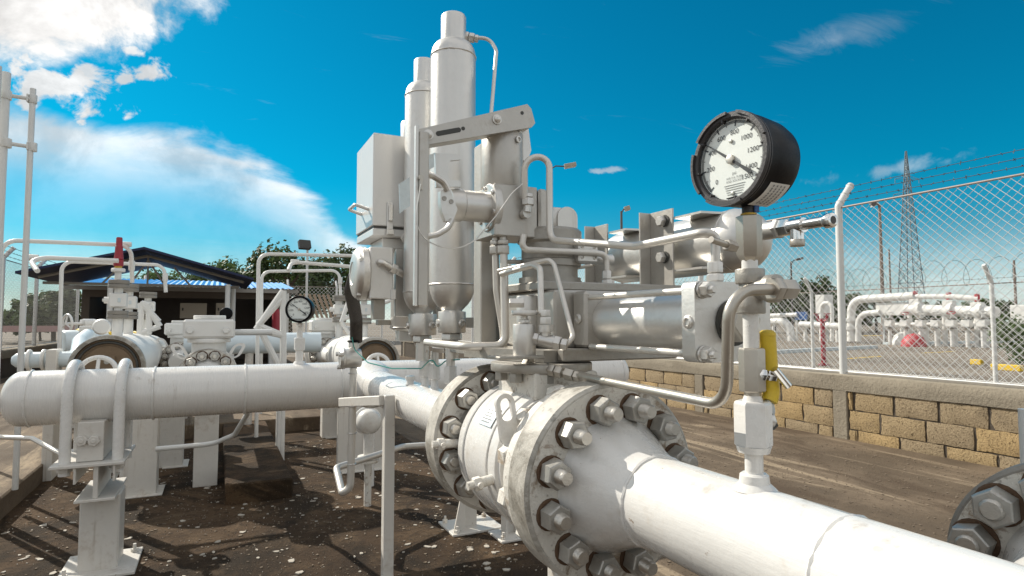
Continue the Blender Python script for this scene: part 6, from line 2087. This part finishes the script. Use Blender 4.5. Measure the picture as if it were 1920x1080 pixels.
part(MB().bmm((SX0 - .4, 19.6, ze - .10), (SX1 + .35, 19.66, ze + .015)), 'fascia', MT['truss'], sh)
for (pa, pb, ya, yb_) in ((338, 387, 568, 597), (405, 435, 568, 597)):
    a, b = P(pa, ya, Y=19.9), P(pb, yb_, Y=19.9)
    pn = part(MB().bmm((a.x, 19.86, b.z), (b.x, 20.05, a.z), .01), 'wall_panel', MT['panel_tan'], sh)
    part(MB().bmm((a.x + .05, 19.85, (a.z + b.z) / 2), (a.x + .09, 19.858, (a.z + b.z) / 2 + .08)), 'panel_knob', MT['bronze'], pn)
# open gas / extinguisher and a round back gauge near the shed
q = P(519, 620, Y=18)
fe = thing('fire_extinguisher', 'red fire extinguisher in the dark shed opening', 'extinguisher', (q.x, 18, .9))
part(MB().lathe((q.x, 18, P(519, 640, Y=18).z), (0, 0, 1), [(0, .1), (.02, .13), (.75, .13), (.85, .06), (.9, .05)], 20), 'cylinder', MT['red'], fe)
part(MB().box((q.x, 18, P(519, 586, Y=18).z), (.12, .06, .06), None, .01), 'nozzle', MT['bronze'], fe)
part(MB().bmm((q.x - .2, 17.8, .17), (q.x + .2, 18.2, P(519, 641, Y=18).z), .01), 'stand', MT['frame_white'], fe)
q = P(424, 588, Y=12)
bg = thing('pressure_gauge', 'far black gauge seen from behind in front of the shed panel', 'gauge', (q.x, 12, q.z - .15))
part(MB().lathe(q, (0, -1, 0), [(-.08, .10), (0, .11), (.02, .105), (.03, .06), (.03, 0)], 28), 'case', MT['black'], bg)
part(MB().cyl(q - V((0, 0, .1)), V((q.x, 12, .17)), .03, n=12), 'stem', MT['frame_white'], bg)
# floodlight
q = P(571, 459, Y=16)
fd = thing('floodlight', 'square floodlight on a thin pole above the vent pipe loops', 'floodlight', (q.x, 16, .175))
m_ = mpp(q)
hd_ = part(MB().box(q, (22 * m_, .14, 17 * m_), Matrix.Rotation(.25, 3, 'Z') @ Matrix.Rotation(-.35, 3, 'X'), .015), 'lamp_head', MT['bronze'], fd)
part(MB().box(q + V((-.02, -.082, -.025)), (18 * m_, .012, 12 * m_), Matrix.Rotation(.25, 3, 'Z') @ Matrix.Rotation(-.35, 3, 'X'), .002), 'lens', MT['rim_grey'], hd_)
part(MB().cyl((q.x + .08, 16.05, .17), (q.x + .08, 16.05, q.z - 6 * m_), .028, n=10), 'pole', MT['frame_white'], fd)
# leaning tan sheets behind the fence
GTS = 'tan sheets leaning behind the fence'
for i in range(7):
    q = P(576 + 9.5 * i, 596, Y=25.0)
    w = 4.6 * mpp(q)
    h = 46 * mpp(q)
    x = q.x
    o = single(MB().prism([(x, 25 + .1 * i, q.z), (x + w, 25 + .1 * i, q.z), (x - w * 2.2, 25.25 + .1 * i, q.z + h), (x - w * 3.2, 25.25 + .1 * i, q.z + h * .97)], (0, .02, 0)), 'leaning_sheet', MT['tan_sheet'], ('first', 'second', 'third', 'fourth', 'fifth', 'sixth', 'seventh')[i] + ' tan leaning sheet from the left behind the fence near the second gauge', 'sheet', GTS)
# pale red rail and kerbs outside the left fence
q0, q1 = P(-60, 617, Y=30), P(140, 616, Y=30)
single(MB().bmm((q0.x, 30, q0.z - .12), (q1.x, 30.1, q0.z + .12)).bmm((q0.x, 30.02, -.02), (q0.x + .1, 30.08, q0.z)).bmm((q1.x - .1, 30.02, -.02), (q1.x, 30.08, q0.z)), 'guard_rail', MT['far_pink'], 'pale red guard rail outside the left fence', 'rail')
# ---------------------------------------------------------------- the yard beyond the right hand fence
FX_ = 40.0
def Q(px, py):
    return P(px, py, X=FX_)
M40 = mpp(Q(1720, 600))
def yard_pipe(label, pts, rpx, legs=(), bend=.9, m='white_far', extra=()):
    q = [Q(*p) for p in pts]
    t = thing('yard_pipe', label, 'pipe', (q[0].x, q[0].y, 0))
    part(MB().tube(q, rpx * M40, 16, bend=bend, seg=5), 'pipe', MT[m], t)
    for (px, py, w) in legs:
        a = Q(px, py)
        part(MB().cyl((a.x, a.y, 0), (a.x, a.y, a.z), w * M40, n=12), 'leg', MT[m], t)
    for (px, py, r, ax) in extra:
        a = Q(px, py)
        ax = V(ax)
        part(MB().cyl(a - ax * .12, a + ax * .12, r * M40, n=20), 'flange', MT[m], t)
    return t
yx = (0, 1, 0)
yard_pipe('tall white pipe loop in the yard just right of the white fence post', [(1596, 640), (1596, 562), (1715, 555)], 8, extra=((1596, 615, 12, (0, 0, 1)), (1596, 600, 11, (0, 0, 1))))
yard_pipe('smaller white pipe loop inside the tall one in the yard', [(1609, 640), (1609, 588), (1650, 586)], 6)
yard_pipe('long white yard header on three pairs of legs', [(1700, 580), (1870, 586)], 10, [(1727, 600, 6), (1735, 600, 5), (1787, 600, 6), (1845, 600, 6)], extra=((1725, 581, 15, yx), (1785, 583, 15, yx), (1840, 585, 15, yx)))
yard_pipe('thin white pipe below the long yard header', [(1672, 609), (1860, 606)], 4, [(1690, 615, 2), (1760, 615, 2), (1815, 615, 2)])
yard_pipe('upper white pipe behind the yard header', [(1655, 560), (1700, 556), (1780, 556), (1835, 560)], 5, [(1705, 575, 4), (1770, 575, 4), (1830, 575, 4)])
yard_pipe('white pipe with down turned elbow at the left of the yard', [(1448, 603), (1478, 602), (1486, 650)], 9, [(1455, 620, 4)])
yard_pipe('white horizontal pipe behind the red standpipe', [(1500, 608), (1585, 612)], 7, [(1510, 620, 4), (1570, 620, 4)])
yard_pipe('white pipes running behind the blue yard sign', [(1440, 592), (1495, 590)], 5, [(1450, 600, 3)])
yard_pipe('white inverted U pipe left of the tall white fence post', [(1540, 640), (1540, 568), (1560, 568), (1560, 640)], 4)
for (px, py, lab) in ((1716, 553, 'left'), (1779, 556, 'middle'), (1832, 559, 'right')):
    q = Q(px, py)
    t = thing('red_valve', '%s one of the three red topped valves on the yard header' % lab, 'valve', (q.x, q.y, q.z - .9), 'red topped yard valves')
    part(MB().cyl(q - V((0, 0, .2)), q + V((0, 0, .25)), .14, n=14, bev=.02), 'red_cap', MT['red_far'], t)
    part(MB().bmm((q.x - .2, q.y - .3, q.z - .8), (q.x + .2, q.y + .3, q.z - .25), .03), 'body', MT['white_far'], t)
for i, nm in enumerate(('first', 'second', 'third', 'fourth', 'fifth', 'sixth', 'seventh')):
    q = P(1668 + 29 * i, 606, X=39.2)
    t = thing('yard_valve', '%s small white valve from the left below the long yard header' % nm, 'valve', (q.x, q.y, 0), 'small valves below the yard header')
    part(MB().cyl((q.x, q.y, 0), (q.x, q.y, q.z + .1), .10, n=12), 'riser', MT['white_far'], t)
    part(MB().bmm((q.x - .2, q.y - .24, q.z - .22), (q.x + .2, q.y + .24, q.z + .2), .03), 'body', MT['white_far'], t)
    for dz in (-.34, .24):
        part(MB().cyl((q.x, q.y, q.z + dz), (q.x, q.y, q.z + dz + .08), .26, n=16), 'flange', MT['grey_flange'], t)
    part(MB().ring((q.x, q.y, q.z + .62), (.3, .2, 1), .22, .03, 16, 6), 'hand_wheel', MT['red_far' if i % 3 == 1 else 'white_far'], t)
    part(MB().cyl((q.x, q.y, q.z + .3), (q.x, q.y, q.z + .64), .04, n=8), 'stem', MT['white_far'], t)
def ybox(label, cat, pxa, pya, pxb, pyb, m, depth=.6, name='yard_box', X=None, legs=True):
    a, b = Q(pxa, pya), Q(pxb, pyb)
    t = thing(name, label, cat, ((a.x), (a.y + b.y) / 2, 0))
    part(MB().bmm((a.x, b.y, b.z), (a.x + depth, a.y, a.z), .03), 'panel', MT[m], t)
    if legs:
        for y in (a.y - .15, b.y + .15):
            part(MB().cyl((a.x + depth / 2, y, 0), (a.x + depth / 2, y, b.z), .07, n=10), 'leg', MT['frame_white'], t)
    return t
ybox('white rectangular tank standing in front of the yard header', 'tank', 1641, 568, 1699, 591, 'white_far', 1.2, 'white_tank')
ybox('blue sign board in the yard beside the fence', 'sign', 1489, 585, 1513, 600, 'blue_panel', .1, 'blue_sign')
ybox('small blue panel on the yard header', 'sign', 1825, 590, 1840, 602, 'blue_panel', .1, 'blue_sign')
ybox('white cabinet in the yard behind the red standpipe', 'cabinet', 1528, 553, 1546, 592, 'white_far', 1.0, 'yard_cabinet')
ybox('white tank at the right edge of the yard', 'tank', 1893, 572, 1925, 606, 'white_far', 2.0, 'white_tank')
q = Q(1692, 640)
single(MB().lathe((q.x, q.y, -.02), (0, 0, 1), [(0, .62), (.25, .6), (.6, .45), (.8, .2), (.85, 0)], 24), 'white_dome', MT['white_far'], 'white dome cover beside the red one on the yard ground', 'cover')
q = P(1713, 640, X=38)
single(MB().lathe((q.x, q.y, -.02), (0, 0, 1), [(0, .66), (.25, .66), (.55, .5), (.75, .25), (.8, 0)], 24), 'red_dome', MT['red_far'], 'red dome cover beside the white one on the yard ground', 'cover')
# red standpipe
q = P(1545, 692, X=18.6)
rs = thing('red_standpipe', 'dark red standpipe with two outlets in the yard behind the fence', 'standpipe', (q.x, q.y, 0))
zt4 = P(1545, 597, X=18.6).z
part(MB().cyl((q.x, q.y, 0), (q.x, q.y, zt4), .075, n=16), 'riser', MT['red'], rs)
part(MB().cyl((q.x, q.y, 0), (q.x, q.y, .05), .17, n=18), 'base_flange', MT['red'], rs)
for s in (-1, 1):
    a = V((q.x, q.y, zt4 - .1))
    o = part(MB().tube([a, a + V((0, s * .16, .02)), a + V((-.02, s * .2, .24))], .05, 12, bend=.06), 'outlet', MT['red'], rs)
    part(MB().ring(a + V((-.02, s * .2, .26)), (0, 0, 1), .09, .016, 18, 6), 'wheel', MT['red'], o)
# kerbs, yellow marks
def strip(name, label, pts, w, z0, z1, m, cat='kerb', kind=None):
    mb = MB()
    for a, b in zip(pts, pts[1:]):
        a, b = V(a), V(b)
        mb.bar(V((a.x, a.y, (z0 + z1) / 2)), V((b.x, b.y, (z0 + z1) / 2)), w, z1 - z0, 0)
    return single(mb, name, m, label, cat, kind=kind)
G0 = lambda px, py: P(px, py, Z=-.02)
strip('kerb', 'pale blue kerb of the yard road', [G0(1440, 664), G0(1520, 659), G0(1640, 653)], .35, -.02, .14, MT['kerb'])
strip('kerb', 'pale kerb in front of the yard pipework', [G0(1660, 646), G0(1900, 643)], .4, -.02, .14, MT['kerb'])
strip('yellow_line', 'yellow line painted on the yard road', [G0(1585, 673), G0(1652, 668)], .16, -.0195, -.012, MT['yellow_paint'], 'road marking')
strip('yellow_line', 'yellow line before the red dome in the yard', [G0(1590, 630), G0(1655, 629)], .9, -.0195, -.012, MT['yellow_paint'], 'road marking')
strip('yellow_line', 'short yellow line under the yard header', [G0(1730, 662), G0(1790, 659)], .12, -.0195, -.012, MT['yellow_paint'], 'road marking')
for (px, py, L, lab) in ((1832, 684, .35, 'smaller yellow kerb stone in the yard'), (1888, 695, .8, 'larger yellow kerb stone near the right edge of the yard')):
    q = G0(px, py)
    single(MB().bmm((q.x - .1, q.y - L / 2, -.02), (q.x + .1, q.y + L / 2, .17), .02), 'yellow_kerb_stone', MT['yellow_paint'], lab, 'kerb stone')
